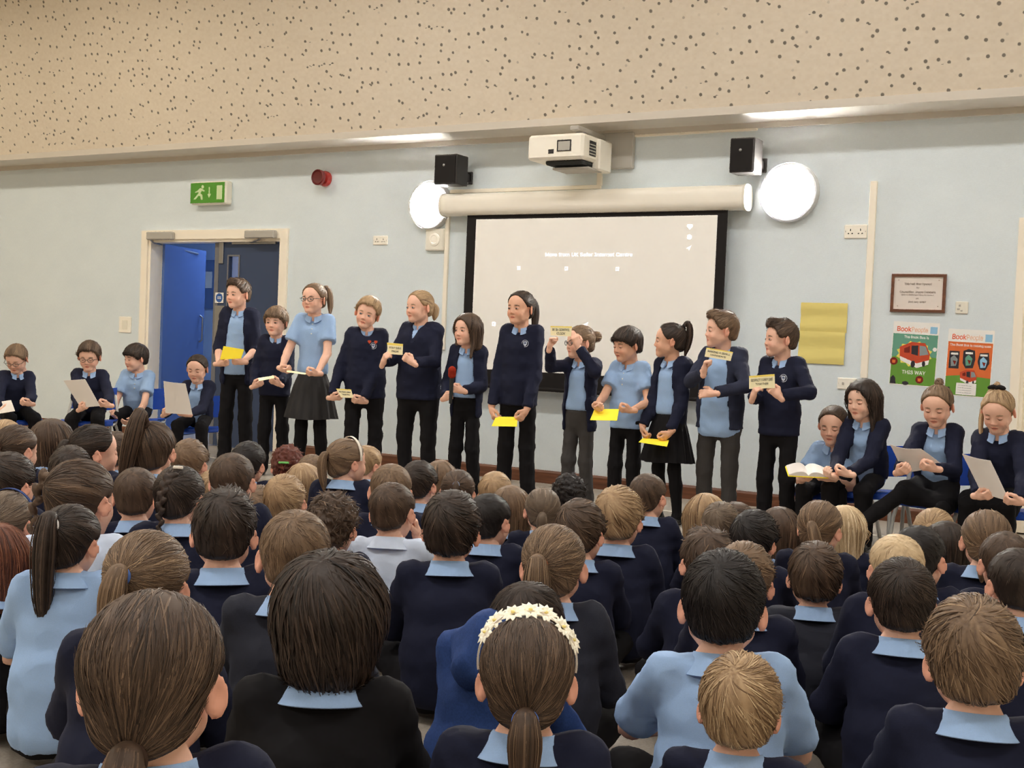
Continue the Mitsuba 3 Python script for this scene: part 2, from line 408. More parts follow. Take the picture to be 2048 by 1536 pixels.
# ---------------------------------------------------------------- the double door
fr = sbox(DL - FW, 0, DR + FW, DT + FW).difference(sbox(DL, -.1, DR, DT))
v, f = upright(extrude(fr, .022), W - .0)
k = obj('door_1', (v, f), 'frame_paint', smooth=False, label='doorway with white frame and double blue doors', cat='door', kind='structure')
lining = sbox(DL - .001, 0, DR + .001, DT + .001).difference(sbox(DL + .025, -.1, DR - .025, DT - .025))
v, f = extrude(lining, .16); obj('door_lining', (np.stack([v[:, 0], W + v[:, 2], v[:, 1]], 1), f[:, ::-1]), 'frame_paint', k, smooth=False)
mid = at(429, 600, W + .07)[0]
# closed leaf
x0, x1 = mid, DR - .027
vp = (at(459, 540, W + .07)[0], at(479, 540, W + .07)[0]); vz = (at(468, 590, W + .07)[2] - .25, at(468, 513, W + .07)[2])
leaf = sbox(x0, .008, x1, DT - .03).difference(sbox(vp[0], vz[0], vp[1], vz[1]))
v, f = upright(extrude(leaf, .045), W + .105)
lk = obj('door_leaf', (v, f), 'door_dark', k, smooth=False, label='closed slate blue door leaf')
obj('pane', box((vp[0], W + .08, vz[0]), (vp[1], W + .084, vz[1])), 'pane_glass', lk, smooth=False)
obj('bead', upright(extrude(sbox(vp[0] - .014, vz[0] - .014, vp[1] + .014, vz[1] + .014).difference(sbox(vp[0], vz[0], vp[1], vz[1])), .008), W + .060), 'door_edge', lk, smooth=False)
obj('meeting_edge', box((x0, W + .056, .01), (x0 + .05, W + .0602, DT - .03)), 'door_edge', lk, smooth=False)
def rect_on(px0, py0, px1, py1, Y):
    a, b = at(px0, py0, Y), at(px1, py1, Y); return a[0], b[0], b[2], a[2]
a = rect_on(439, 481, 446, 527, W + .05); obj('flush_bolt', box((a[0], W + .045, a[2]), (a[1], W + .058, a[3]), .003), 'steel', lk, smooth=False)
a = rect_on(430, 611, 446, 700, W + .055); obj('push_plate', box((a[0], W + .0535, a[2] - .02), (a[1], W + .0565, a[3])), 'steel', lk, smooth=False)
a = rect_on(430, 585, 446, 606, W + .05)
sk = obj('door_sign', box((a[0], W + .0525, a[2]), (a[1], W + .0562, a[3])), 'print_white', lk, smooth=False)
cx, cz = (a[0] + a[1]) / 2, (a[2] + a[3]) / 2
disc = Point(cx, cz).buffer((a[1] - a[0]) * .40, 24).difference(sbox(cx - .024, cz - .010, cx + .024, cz - .003)).difference(sbox(cx - .024, cz + .004, cx + .024, cz + .011))
for g in getattr(disc, 'geoms', [disc]):
    pass
obj('disc', join(*[upright(extrude(g, .001), W + .0525) for g in getattr(disc, 'geoms', [disc])]), 'sign_blue', k, smooth=False)
# open leaf, swung into the corridor
hx, hy = DL + .027, W + .15
best = min(range(70, 130), key=lambda d: abs(project((hx + .80 * math.cos(math.radians(d)), hy + .80 * math.sin(math.radians(d)), 1.3))[0] - 404))
Rl = rot('z', best)
v, f = box((0, -.022, .008), (.80, .022, DT - .03)); Ml = mat(Rl, (hx, hy, 0))
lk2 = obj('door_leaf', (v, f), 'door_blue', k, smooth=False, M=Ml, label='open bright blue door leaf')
obj('pull_handle', join(tube([(.70, -.03, .95), (.70, -.06, .97), (.70, -.06, 1.2), (.70, -.03, 1.22)], .010, 8)), 'steel', lk2, smooth=True, M=Ml)
def closer(px0, py0, px1, py1, arm):
    a = rect_on(px0, py0, px1, py1, W - .06)
    c = obj('door_closer', box((a[0], W - .075, a[2]), (a[1], W - .022, a[3]), .008), 'grey_plastic', k, smooth=False)
    obj('arm', arm, 'steel', c, smooth=False)
q0, q1 = at(308, 486, W + .02), tf(Ml, (.62, -.03, DT - .075))
closer(294, 464, 344, 479, join(tube([q0, q1 + [0, 0, 0]], .010, 6), tube([at(300, 478, W - .05), q0], .010, 6)))
a = rect_on(466, 483, 553, 488, W + .05)
closer(490, 461, 549, 476, join(box((a[0], W + .035, a[2]), (a[1], W + .058, a[3])), tube([at(520, 478, W - .05), at(500, 485, W + .04)], .009, 6)))
# corridor behind
obj('wall_corridor', box((DL - 3.5, W + 2.6, 0), (DR + 2.2, W + 2.75, 2.7)), 'corridor_wall', smooth=False, label='pale blue corridor wall seen through the doorway', cat='wall', kind='structure')
obj('wall_corridor_end', box((DL - 3.65, W + .16, 0), (DL - 3.5, W + 2.6, 2.7)), 'corridor_wall', smooth=False, label='end wall of the corridor behind the open door', cat='wall', kind='structure')
obj('wall_corridor_far_end', box((DR + 2.2, W + .16, 0), (DR + 2.35, W + 2.6, 2.7)), 'corridor_wall', smooth=False, label='far end wall of the corridor', cat='wall', kind='structure')
obj('ceiling_corridor', box((DL - 3.5, W + .16, 2.6), (DR + 2.2, W + 2.6, 2.7)), 'ceiling_white', smooth=False, label='corridor ceiling', cat='ceiling', kind='structure')
a = at(417, 560, W + 2.58)
nb = obj('notice_board', box((a[0] - .8, W + 2.57, at(417, 617, W + 2.58)[2]), (a[0] + .35, W + 2.599, at(417, 520, W + 2.58)[2]), .005), 'notice_blue', smooth=False, label='blue notice board on the corridor wall seen past the open door', cat='notice board')
obj('notice', box((a[0] - .07, W + 2.562, a[2] - .10), (a[0] + .07, W + 2.571, a[2] + .10)), 'print_white', nb, smooth=False)
kk = thing('corridor_light', 'added bluish luminaire in place of daylight in the corridor behind the door', 'ceiling light')  # unseen fitting, added as a substitute for the corridor's daylight
lx = DL + .2
obj('housing', box((lx - .62, W + 1.2, 2.54), (lx + .62, W + 1.6, 2.598), .01), 'white_plastic', kk, smooth=False)
v = np.array([[lx - .6, W + 1.22, 2.538], [lx + .6, W + 1.22, 2.538], [lx + .6, W + 1.58, 2.538], [lx - .6, W + 1.58, 2.538]])
obj('diffuser', (v, np.array([[0, 2, 1], [0, 3, 2]])), 'white_plastic', kk, smooth=False, emitter={'type': 'area', 'radiance': {'type': 'rgb', 'value': list(CORRIDOR_LIGHT)}})
# second door at the edge of the picture
fr = sbox(RD0, 0, RD1 + .055, RDT).difference(sbox(RD0 + .055, -.1, RD1, RDT - .06))
k2 = obj('door_2', upright(extrude(fr, .022), W), 'frame_paint', smooth=False, label='white framed door beside the posters', cat='door', kind='structure')
obj('door_leaf', box((RD0 + .058, W + .05, .01), (RD1 - .003, W + .095, RDT - .064)), 'frame_paint', k2, smooth=False)
obj('door_stop', box((RD0 + .055, W + .0, 0), (RD0 + .075, W + .16, RDT - .06)), 'frame_paint', k2, smooth=False)
# ---------------------------------------------------------------- on the stage wall
def rect(px0, py0, px1, py1, Y=W):
    a, b = at(px0, py0, Y), at(px1, py1, Y)
    return min(a[0], b[0]), max(a[0], b[0]), min(a[2], b[2]), max(a[2], b[2])
def slab(r, y0, y1, bev=.0):
    return box((r[0], y1, r[2]), (r[1], y0, r[3]), bev)
def text_at(s, cx, cz, h, y, width=None, bold=False, depth=.0012):
    """Lettering on a wall-parallel face, centred, facing the hall."""
    m = meshkit.text_mesh(s, h, depth, bold); v = np.array(m.vertices)
    w = v[:, 0].max(); k = (width / w) if width else 1.0
    return upright((np.stack([(v[:, 0] - w / 2) * k + cx, v[:, 1] - h / 2 + cz, v[:, 2]], 1), np.array(m.faces)), y)
# exit sign
r = rect(384, 367, 450, 405, W - .075)
k = thing('exit_sign', 'green emergency exit sign with running figure over the double door', 'sign')
obj('housing', box((r[0] - .0, W - .085, r[2] - .012), (r[1] + .02, W, r[3] + .012), .012), 'white_plastic', k, smooth=False)
fc = obj('face', slab(r, W - .084, W - .089), 'sign_green', k, smooth=False)
w, h = r[1] - r[0], r[3] - r[2]; ox, oz = r[0], r[2]
def P_(pts):
    return Polygon([(ox + x * w, oz + y * h) for x, y in pts])
runner = P_([(.10, .20), (.16, .18), (.24, .36), (.30, .34), (.32, .16), (.37, .16), (.36, .40), (.30, .48), (.34, .62), (.40, .56), (.43, .60), (.34, .72), (.28, .74), (.20, .60), (.13, .56), (.14, .52), (.22, .54), (.25, .52), (.20, .40)]).union(Point(ox + .36 * w, oz + .80 * h).buffer(.065 * h * 1.3))
obj('running_figure', join(*[upright(extrude(g, .002), W - .0885) for g in getattr(runner, 'geoms', [runner])]), 'sign_pale', fc, smooth=False)
obj('arrow', upright(extrude(P_([(.545, .78), (.575, .78), (.575, .44), (.615, .44), (.56, .24), (.505, .44), (.545, .44)]), .002), W - .0885), 'sign_pale', fc, smooth=False)
obj('door_symbol', upright(extrude(P_([(.78, .16), (.94, .16), (.94, .84), (.78, .84)]), .002), W - .0885), 'sign_pale', fc, smooth=False)
# red sounder
c = at(652, 358, W)
k = thing('alarm_sounder', 'red round fire alarm sounder high on the blue wall', 'alarm')
Mw = np.eye(4); Mw[:3, 3] = (c[0], W, c[2])
obj('base', lathe([(0, 0), (.066, 0), (.068, .02), (.060, .045), (.040, .055), (0, .055)], 40, 'y'), 'red_plastic', k, smooth=30, M=Mw)
obj('horn', lathe([(0, .05), (.036, .05), (.040, .075), (.066, .085), (.068, .115), (.060, .122), (.050, .112), (.020, .108), (0, .112)], 40, 'y'), 'red_dark', k, smooth=30, M=Mw)
# round wall lamps
def wall_lamp(px, py, rad, label):
    c = at(px, py, W - .05); k = thing('wall_lamp', label, 'wall lamp', 'round wall lamps')
    M = np.eye(4); M[:3, 3] = (c[0], W, c[2])
    obj('rim', lathe([(0, 0), (rad, 0), (rad, .045), (rad * .97, .062), (rad * .90, .064), (rad * .90, .04), (0, .04)], 64, 'y'), 'painted_steel', k, smooth=30, M=M)
    obj('diffuser', lathe([(0, .041), (rad * .905, .041), (rad * .90, .060), (rad * .80, .082), (rad * .55, .098), (rad * .25, .104), (0, .105)], 64, 'y'), 'white_plastic', k, smooth=30, M=M, emitter={'type': 'area', 'radiance': {'type': 'rgb', 'value': list(WALL_LAMP)}})
wall_lamp(858, 410, .200, 'lit round wall lamp beside the small speaker over the door end of the screen')
wall_lamp(1577, 384, .205, 'brightest lit round wall lamp at the poster end of the screen')
# speakers
def speaker(px0, py0, px1, py1, label):
    r = rect(px0, py0, px1, py1, W - .26); k = thing('wall_speaker', label, 'speaker', 'black wall speakers')
    obj('cabinet', box((r[0], W - .27, r[2]), (r[1], W - .10, r[3]), .006), 'dark_plastic', k, smooth=False)
    g = obj('grille', box((r[0] + .008, W - .277, r[2] + .008), (r[1] - .008, W - .269, r[3] - .008), .003), 'black_border', k, smooth=False)
    cx = (r[0] + r[1]) / 2
    m = trimesh.creation.icosphere(2, .011); obj('tweeter', (np.array(m.vertices) * [1, .6, 1] + [cx - .01, W - .278, r[2] + (r[3] - r[2]) * .64], np.array(m.faces)), 'steel', k, smooth=True)
    obj('bracket', join(box((cx + .04, W - .11, r[2] + .05), (cx + .075, W - .02, r[2] + .11), .004), box((cx + .02, W - .022, r[2] + .03), (cx + .09, W, r[2] + .13), .004)), 'dark_plastic', k, smooth=False)
speaker(871, 310, 913, 368, 'small black wall speaker above the round lamp nearest the door')
speaker(1462, 277, 1508, 344, 'small black wall speaker between projector and brightest lamp')
# projection screen
YS = W - .10
ca, cb = at(893, 411, YS), at(1492, 395, YS)
zc = (ca[2] + cb[2]) / 2
k = thing('projection_screen', 'pulled-down projection screen with black border under a white case', 'projection screen')
th = np.linspace(0, 2 * np.pi, 40)[:-1]
sec = [(YS + .085 * np.sign(math.cos(t)) * abs(math.cos(t)) ** .7, zc + .088 * np.sign(math.sin(t)) * abs(math.sin(t)) ** .7) for t in th]
obj('case', prism(sec, ca[0], cb[0]), 'cream_plastic', k, smooth=40)
for xx in (ca[0] - .018, cb[0]):
    obj('end_cap', prism([(YS + (a - YS) * 1.06, zc + (b - zc) * 1.06) for a, b in sec], xx, xx + .018), 'white_plastic', k, smooth=30)
YF = YS - .02
o0, o1 = at(935, 432, YF)[0], at(1456, 420, YF)[0]; zt = zc - .075; zb = at(1097, 778, YF)[2]
i0, i1 = at(953, 432, YF)[0], at(1436, 420, YF)[0]
sheet = sbox(o0, zb, o1, zt)
obj('border', box((o0, YF - .001, zb), (o1, YF + .001, zt)), 'black_border', k, smooth=False)
pic = obj('surface', box((i0, YF - .0025, zb + .125), (i1, YF - .0011, zt - .045)), 'screen_white', k, smooth=False)
obj('weight_bar', tube([(o0 - .03, YF, zb - .005), (o1 + .03, YF, zb - .005)], .016, 12), 'black_border', k, smooth=30)
glow = {'type': 'area', 'radiance': {'type': 'rgb', 'value': [.5, .5, .54]}}
c = at(1176, 509, YF); wd = at(1263, 509, YF)[0] - at(1088, 509, YF)[0]
obj('projected_title', text_at('More from UK Safer Internet Centre', c[0], c[2], .026, YF - .0025, wd, False), 'glow_text', pic, smooth=False, emitter=dict(glow))
def icon(px, py, s, kind):
    c = at(px, py, YF)
    if kind == 'page':
        g = sbox(-s, -s, s, s).difference(sbox(-s * .55, -s * .55, s * .1, s * .55))
    elif kind == 'heart':
        g = Point(-s * .5, s * .2).buffer(s * .6).union(Point(s * .5, s * .2).buffer(s * .6)).union(Polygon([(-s * 1.05, 0), (s * 1.05, 0), (0, -s * 1.1)]))
    elif kind == 'clock':
        g = Point(0, 0).buffer(s)
    else:
        g = Polygon([(-s, -s * .1), (s, s), (s * .1, -s), (-.1 * s, -.3 * s)])
    obj('projected_icon', upright(extrude(affinity.translate(g, c[0], c[2]), .0012), YF - .0025), 'glow_text', pic, smooth=False, emitter=dict(glow))
for a in ((1038, 536, .014, 'page'), (1133, 537, .014, 'page'), (1235, 538, .014, 'page'), (1380, 453, .020, 'heart'), (1379, 474, .018, 'clock'), (1378, 496, .018, 'plane'), (988, 648, .016, 'page'), (1172, 649, .020, 'plane')):
    icon(*a)
# projector on its arm
YP = W - .52
r = rect(1056, 271, 1160, 316, YP)
k = thing('projector', 'white short-throw projector on a wall arm above the screen', 'projector')
bod = obj('body', box((r[0], W - .22, r[2]), (r[1] + .02, YP, r[3]), .018), 'cream_plastic', k, smooth=False)
obj('side_wing', box((r[1] - .02, W - .10, r[2] - .055), (r[1] + .045, W - .30, r[3] - .01), .01), 'cream_plastic', k, smooth=False)
a = rect(1117, 283, 1140, 300, YP); obj('lens_window', slab(a, YP + .001, YP - .004), 'grey_plastic', k, smooth=False)
obj('lens_frame', upright(extrude(sbox(a[0] - .008, a[2] - .006, a[1] + .008, a[3] + .01).difference(sbox(a[0], a[2], a[1], a[3])), .006), YP), 'dark_plastic', k, smooth=False)
a = rect(1097, 299, 1107, 307, YP); obj('sensor', slab(a, YP + .001, YP - .003), 'dark_plastic', k, smooth=False)
obj('vent', box((r[1] + .018, YP + .10, r[2] + .035), (r[1] + .024, YP + .20, r[3] - .04)), 'dark_plastic', k, smooth=False)
for j in range(4):
    obj('vent_slat', box((r[1] + .02, YP + .10, r[2] + .045 + j * .022), (r[1] + .027, YP + .20, r[2] + .052 + j * .022)), 'grey_plastic', k, smooth=False)
obj('underside', box((r[0] + .12, W - .24, r[2] - .03), (r[1] - .01, YP + .06, r[2] + .004), .01), 'foam_grey', k, smooth=False)
obj('tray', box((r[0] + .16, W - .20, r[2] - .062), (r[1] + .02, YP + .10, r[2] - .045), .004), 'grey_plastic', k, smooth=False)
obj('arm', box((r[1] - .11, W - .0, r[3] + .025), (r[1] - .04, YP + .03, r[3] + .06), .006), 'grey_plastic', k, smooth=False)
obj('pivot', tf(mat(t=((r[1] - .075), YP + .14, r[3] - .01)), lathe([(0, 0), (.045, 0), (.045, .03), (.03, .045), (0, .045)], 24)[0]) if False else (lathe([(0, 0), (.045, 0), (.045, .03), (.03, .045), (0, .045)], 24)[0] + [r[1] - .075, YP + .14, r[3] - .012], lathe([(0, 0), (.045, 0), (.045, .03), (.03, .045), (0, .045)], 24)[1]), 'steel', k, smooth=30)
a = rect(1222, 268, 1269, 338); obj('wall_plate', box((a[0] - .12, W - .045, a[2]), (a[1], W, a[3]), .006), 'grey_plastic', k, smooth=False)
# trunking
def trunk(pts, w, label, d=.022):
    kk = None
    ms = []
    for (a, b) in zip(pts[:-1], pts[1:]):
        A, B = at(*a), at(*b)
        if abs(A[0] - B[0]) < abs(A[2] - B[2]):
            x = (A[0] + B[0]) / 2; ms.append(box((x - w / 2, W - d, min(A[2], B[2])), (x + w / 2, W, max(A[2], B[2])), .003))
        else:
            z = (A[2] + B[2]) / 2; ms.append(box((min(A[0], B[0]) - w / 2, W - d, z - w / 2), (max(A[0], B[0]) + w / 2, W, z + w / 2), .003))
    k = thing('cable_trunking', label, 'cable trunking')
    for m in ms:
        obj('length', m, 'frame_paint', k, smooth=False)
trunk([(897, 432), (888, 700)], .038, 'white trunking running down the wall from the door end of the screen case')
trunk([(905, 386), (1200, 372)], .030, 'white trunking lying along the top of the screen case')
trunk([(1201, 372), (1201, 336)], .042, 'short white trunking dropping from projector to screen case')
trunk([(1748, 363), (1730, 756)], .046, 'tall white trunking on the wall beside the framed plaque')
trunk([(1275, 270), (1512, 258)], .030, 'white trunking under the soffit beside the projector')
# sockets and switches
def faceplate(name, px0, py0, px1, py1, label, marks, cat='socket', mat_='cream_plastic'):
    r = rect(px0, py0, px1, py1); k = thing(name, label, cat)
    obj('plate', box((r[0], W - .012, r[2]), (r[1], W, r[3]), .004), mat_, k, smooth=False)
    w, h = r[1] - r[0], r[3] - r[2]
    for (u, v_, a, b, m, nm) in marks:
        obj(nm, box((r[0] + u * w - a * w, W - .016, r[2] + v_ * h - b * h), (r[0] + u * w + a * w, W - .0115, r[2] + v_ * h + b * h), .001), m, k, smooth=False)
pins = []
for u in (.28, .72):
    pins += [(u, .62, .018, .07, 'dark_plastic', 'pin_hole'), (u - .08, .36, .03, .035, 'dark_plastic', 'pin_hole'), (u + .08, .36, .03, .035, 'dark_plastic', 'pin_hole')]
sw = [(.06, .5, .018, .03, 'grey_plastic', 'screw'), (.94, .5, .018, .03, 'grey_plastic', 'screw')]
faceplate('double_socket', 1690, 450, 1734, 477, 'cream double socket beside the tall trunking', pins + sw)
faceplate('double_socket', 748, 472, 776, 490, 'small cream double socket on the wall below the red sounder', pins + sw)
faceplate('double_socket', 1676, 755, 1714, 780, 'cream double socket low at the foot of the tall trunking', [(.3, .5, .05, .12, 'grey_plastic', 'rocker'), (.7, .5, .05, .12, 'grey_plastic', 'rocker')] + sw)
faceplate('light_switch', 240, 633, 263, 666, 'cream light switch on the wall beside the door frame', [(.5, .5, .22, .28, 'white_plastic', 'rocker')], 'switch')
faceplate('thermostat', 1912, 603, 1936, 628, 'small white wall box beside the framed plaque', [(.35, .66, .08, .08, 'grey_plastic', 'mark'), (.25, .38, .10, .07, 'grey_plastic', 'mark'), (.5, .25, .08, .05, 'grey_plastic', 'mark')], 'wall box', 'white_plastic')
r = rect(856, 458, 891, 502); k = thing('wall_sounder', 'square white wall sounder under the round lamp', 'sounder')
obj('plate', box((r[0], W - .035, r[2]), (r[1], W, r[3]), .008), 'white_plastic', k, smooth=False)
M = np.eye(4); M[:3, 3] = ((r[0] + r[1]) / 2, W - .034, (r[2] + r[3]) / 2)
obj('dome', lathe([(0, 0), (.055, 0), (.052, .006), (.035, .009), (.030, .006), (0, .006)], 32, 'y'), 'cream_plastic', k, smooth=30, M=M)
# yellow paper, in two sheets
r = rect(1602, 605, 1690, 730); k = thing('yellow_paper', 'creased yellow paper hung on the wall behind the last standing boy', 'paper')
zm = r[2] + (r[3] - r[2]) * .52
def sheet_mesh(x0, x1, z0, z1, seed, y=W):
    n, m = 14, 14; u, v_ = np.meshgrid(np.linspace(0, 1, n), np.linspace(0, 1, m), indexing='ij')
    X, Z = x0 + (x1 - x0) * u, z0 + (z1 - z0) * v_
    Y = y - .004 - .006 * meshkit.fbm(np.stack([u * 1.5, v_ * 4, 0 * u], -1), 3, seed) - .004 * np.sin(v_ * 9)
    F_ = np.stack([X, Y, Z], -1).reshape(-1, 3); Bk = F_ + [0, .0015, 0]; i = (np.arange(n - 1)[:, None] * m + np.arange(m - 1)[None]).ravel()
    fr_ = np.vstack([np.stack([i, i + m, i + m + 1], 1), np.stack([i, i + m + 1, i + 1], 1)])
    rim = [a * m for a in range(n)] + [(n - 1) * m + b for b in range(1, m)] + [a * m + m - 1 for a in range(n - 2, -1, -1)] + list(range(m - 2, 0, -1))
    N = len(F_); e = []
    for a, b in zip(rim, rim[1:] + rim[:1]):
        e += [[a, a + N, b + N], [a, b + N, b]]
    return np.vstack([F_, Bk]), np.vstack([fr_, fr_[:, ::-1] + N, np.array(e)])
obj('upper_sheet', sheet_mesh(r[0] + .004, r[1], zm, r[3], 1), 'yellow_sheet', k, smooth=30)
obj('lower_sheet', sheet_mesh(r[0], r[1] - .006, r[2], zm + .004, 2, W - .004), 'yellow_sheet', k, smooth=30)
# plaque
r = rect(1784, 548, 1890, 626); r = (r[0] + .004, r[1], r[2], r[3]); k = thing('plaque', 'brown framed opening plaque with engraved lettering above the green poster', 'plaque')
fw = .018
frm = sbox(r[0], r[2], r[1], r[3]).difference(sbox(r[0] + fw, r[2] + fw, r[1] - fw, r[3] - fw))
obj('frame', upright(extrude(frm, .022), W), 'brown_wood', k, smooth=False)
fp = obj('face', box((r[0] + fw, W - .012, r[2] + fw), (r[1] - fw, W, r[3] - fw)), 'plaque_face', k, smooth=False)
w, h = r[1] - r[0], r[3] - r[2]
for s, zz, hh, ww in (('This Hall Was Opened', .74, .013, .50), ('By', .64, .009, .05), ('Councillor Joyce Sanders', .53, .014, .66), ('Chair of Derbyshire County Council', .455, .008, .60), ('on', .36, .009, .05), ('2nd July 1987', .27, .012, .33)):
    obj('lettering', text_at(s, (r[0] + r[1]) / 2 - .004, r[2] + h * zz, hh, W - .0118, w * ww, True), 'brown_ink', fp, smooth=False)
for u in (.13, .87):
    for v_ in (.16, .84):
        m = trimesh.creation.icosphere(1, .003); obj('screw', (np.array(m.vertices) + [r[0] + u * w, W - .012, r[2] + v_ * h], np.array(m.faces)), 'frame_brown', fp, smooth=True)
# posters
def poster(px, label, kind):
    A, B = at(*px[0]), at(*px[1])
    # a sheet hung a little askew: x right, z up, in the frame of its own top edge
    w = np.linalg.norm(at(*px[1])[[0, 2]] - at(*px[0])[[0, 2]]); h = np.linalg.norm(at(*px[2])[[0, 2]] - at(*px[0])[[0, 2]])
    ang = math.atan2((B - A)[2], (B - A)[0]) * .5 + math.atan2((at(*px[2]) - A)[0], -(at(*px[2]) - A)[2]) * .5 + 0
    ca_, sa_ = math.cos(ang), math.sin(ang)
    def poly(pts):
        return affinity.translate(affinity.affine_transform(Polygon([(x * w, -y * h) for x, y in pts]), [ca_, -sa_, sa_, ca_, 0, 0]), A[0], A[2])
    def geo(g):
        return affinity.translate(affinity.affine_transform(affinity.scale(g, w, -h, origin=(0, 0)), [ca_, -sa_, sa_, ca_, 0, 0]), A[0], A[2])
    k = thing('poster', label, 'poster', 'book posters on the wall')
    def layer(nm, g, m_, lev, par=k, lab=None):
        g = [x for x in getattr(g, 'geoms', [g]) if x.area > 1e-7]
        return obj(nm, join(*[upright(extrude(x, .0007), W - .0015 - .0007 * lev) for x in g]), m_, par, smooth=False, label=lab)
    R_ = lambda x0, y0, x1, y1: geo(sbox(x0, y0, x1, y1))
    El = lambda x, y, a, b: geo(affinity.scale(Point(x, y).buffer(1, 24), a, b))
    Pg = lambda *p: geo(Polygon(p))
    def txt(s, x, y, hh, ww, m_, lev, par, bold=True, nm='lettering'):
        t = meshkit.text_mesh(s, .05, .0007, bold); v = np.array(t.vertices); ww_ = v[:, 0].max()
        X = (v[:, 0] / ww_ - .5) * ww * w; Z = (v[:, 1] / .05 - .5) * hh * h
        X, Z = X + x * w, Z - y * h
        v2 = np.stack([X * ca_ - Z * sa_ + A[0], X * sa_ + Z * ca_ + A[2], v[:, 2]], 1)
        obj(nm, upright((v2, np.array(t.faces)), W - .0015 - .0007 * lev), m_, par, smooth=False)
    sheet = layer('sheet', R_(0, 0, 1, 1), 'print_white', 0)
    txt('Book', .24, .115, .075, .32, 'poster_logo', 1, sheet); txt('People', .58, .115, .075, .36, 'poster_logo2', 1, sheet, False)
    layer('logo_box', R_(.81, .06, .96, .17), 'poster_sky', 1, sheet)
    def bus(x, y, s, par, lev):
        b = layer('bus', Pg((x - s * .9, y - s * .28), (x - s * .2, y - s * .52), (x + s * .62, y - s * .50), (x + s * .95, y - s * .05), (x + s * .93, y + s * .30), (x + s * .25, y + s * .52), (x - s * .85, y + s * .18)), 'poster_red', lev, par)
        layer('skirt_panel', Pg((x - s * .85, y + s * .12), (x + s * .2, y + s * .40), (x + s * .93, y + s * .22), (x + s * .90, y + s * .42), (x + s * .22, y + s * .60), (x - s * .80, y + s * .30)), 'print_white', lev + 1, par)
        layer('windscreen', Pg((x + s * .30, y - s * .38), (x + s * .66, y - s * .36), (x + s * .88, y - s * .02), (x + s * .34, y + s * .06)), 'poster_grey', lev + 1, par)
        layer('window', Pg((x - s * .18, y - s * .36), (x + s * .22, y - s * .38), (x + s * .24, y + s * .06), (x - s * .16, y + s * .0)), 'poster_dark', lev + 1, par)
        layer('window', Pg((x - s * .62, y - s * .22), (x - s * .28, y - s * .34), (x - s * .26, y - s * .04), (x - s * .60, y - s * .04)), 'poster_maroon', lev + 1, par)
        layer('wheel', El(x - s * .02, y + s * .44, s * .13, s * .15), 'poster_dark', lev + 2, par); layer('wheel', El(x + s * .62, y + s * .40, s * .10, s * .12), 'poster_dark', lev + 2, par)
    if kind == 0:
        layer('teal_field', R_(.015, .19, .985, .66), 'poster_teal', 1, sheet)
        layer('green_field', geo(Polygon([(.015, .56), (.3, .52), (.985, .54), (.985, .985), (.015, .985)])), 'poster_green', 2, sheet)
        txt('The Book Bus is', .52, .235, .04, .54, 'print_white', 2, sheet)
        st = [(.50 + (.40 if i % 2 else .33) * math.cos(i * math.pi / 12), .50 + (.21 if i % 2 else .17) * math.sin(i * math.pi / 12)) for i in range(24)]
        layer('yellow_burst', geo(Polygon(st)), 'poster_yellow', 3, sheet)
        bus(.50, .50, .36, sheet, 4)
        txt('THIS WAY', .52, .79, .055, .52, 'print_white', 3, sheet)
        for x, y in ((.07, .63), (.66, .895)):
            layer('medallion', El(x, y, .085, .06), 'poster_maroon', 3, sheet); layer('book_mark', Pg((x - .04, y - .02), (x + .04, y - .02), (x + .03, y + .03), (x - .03, y + .03)), 'poster_orange', 4, sheet)
        layer('figure', geo(Polygon([(.02, .985), (.03, .89), (.08, .85), (.13, .89), (.15, .985)])), 'poster_dark', 3, sheet); layer('figure', El(.36, .965, .07, .03), 'poster_dark', 3, sheet)
        layer('white_spot', El(.94, .41, .045, .032), 'print_white', 5, sheet)
    else:
        layer('orange_field', R_(.015, .19, .985, .72), 'poster_orange', 1, sheet)
        layer('green_field', geo(Polygon([(.015, .71), (.4, .68), (.985, .71), (.985, .985), (.015, .985)])), 'poster_green', 2, sheet)
        txt('The Book Bus is coming soon', .5, .235, .034, .90, 'print_white', 2, sheet)
        for n_, (x, y, m_) in enumerate(((.17, .46, 'poster_grey'), (.49, .44, 'poster_teal'), (.81, .46, 'poster_sky'))):
            shp = [R_(x - .11, y - .13, x + .11, y + .13), Pg((x - .13, y - .12), (x - .02, y - .15), (x + .12, y - .13), (x + .14, y + .0), (x + .10, y + .13), (x - .06, y + .14), (x - .13, y + .06)), Pg((x - .09, y - .12), (x + .10, y - .13), (x + .13, y + .02), (x + .05, y + .13), (x - .07, y + .12), (x - .13, y + .01))][n_]
            bk = layer('book_cover', shp, 'poster_dark', 2, sheet)
            layer('cover_art', Pg((x - .08, y - .02), (x - .01, y - .07), (x + .08, y - .01), (x + .05, y + .09), (x - .06, y + .10)), m_, 3, sheet)
            layer('cover_art', Pg((x - .03, y + .01), (x + .05, y + .02), (x + .02, y + .08)), 'poster_maroon', 4, sheet)
            layer('title_bar', R_(x - .08, y - .105, x + .08, y - .075), 'print_white', 4, sheet)
        bus(.50, .70, .20, sheet, 4)
        layer('note', R_(.26, .80, .70, .975), 'print_white', 7, sheet)
        for j in range(4):
            layer('note_line', R_(.30, .835 + j * .035, .60, .84 + j * .035), 'poster_grey', 8, sheet)
        layer('figure', geo(Polygon([(.06, .98), (.08, .87), (.12, .87), (.14, .98)])), 'poster_dark', 3, sheet)
poster(((1788, 642), (1880, 648), (1779, 768)), 'green and teal book bus poster below the framed plaque', 0)
poster(((1898, 657), (1990, 663), (1889, 790)), 'orange book bus poster showing three book covers', 1)
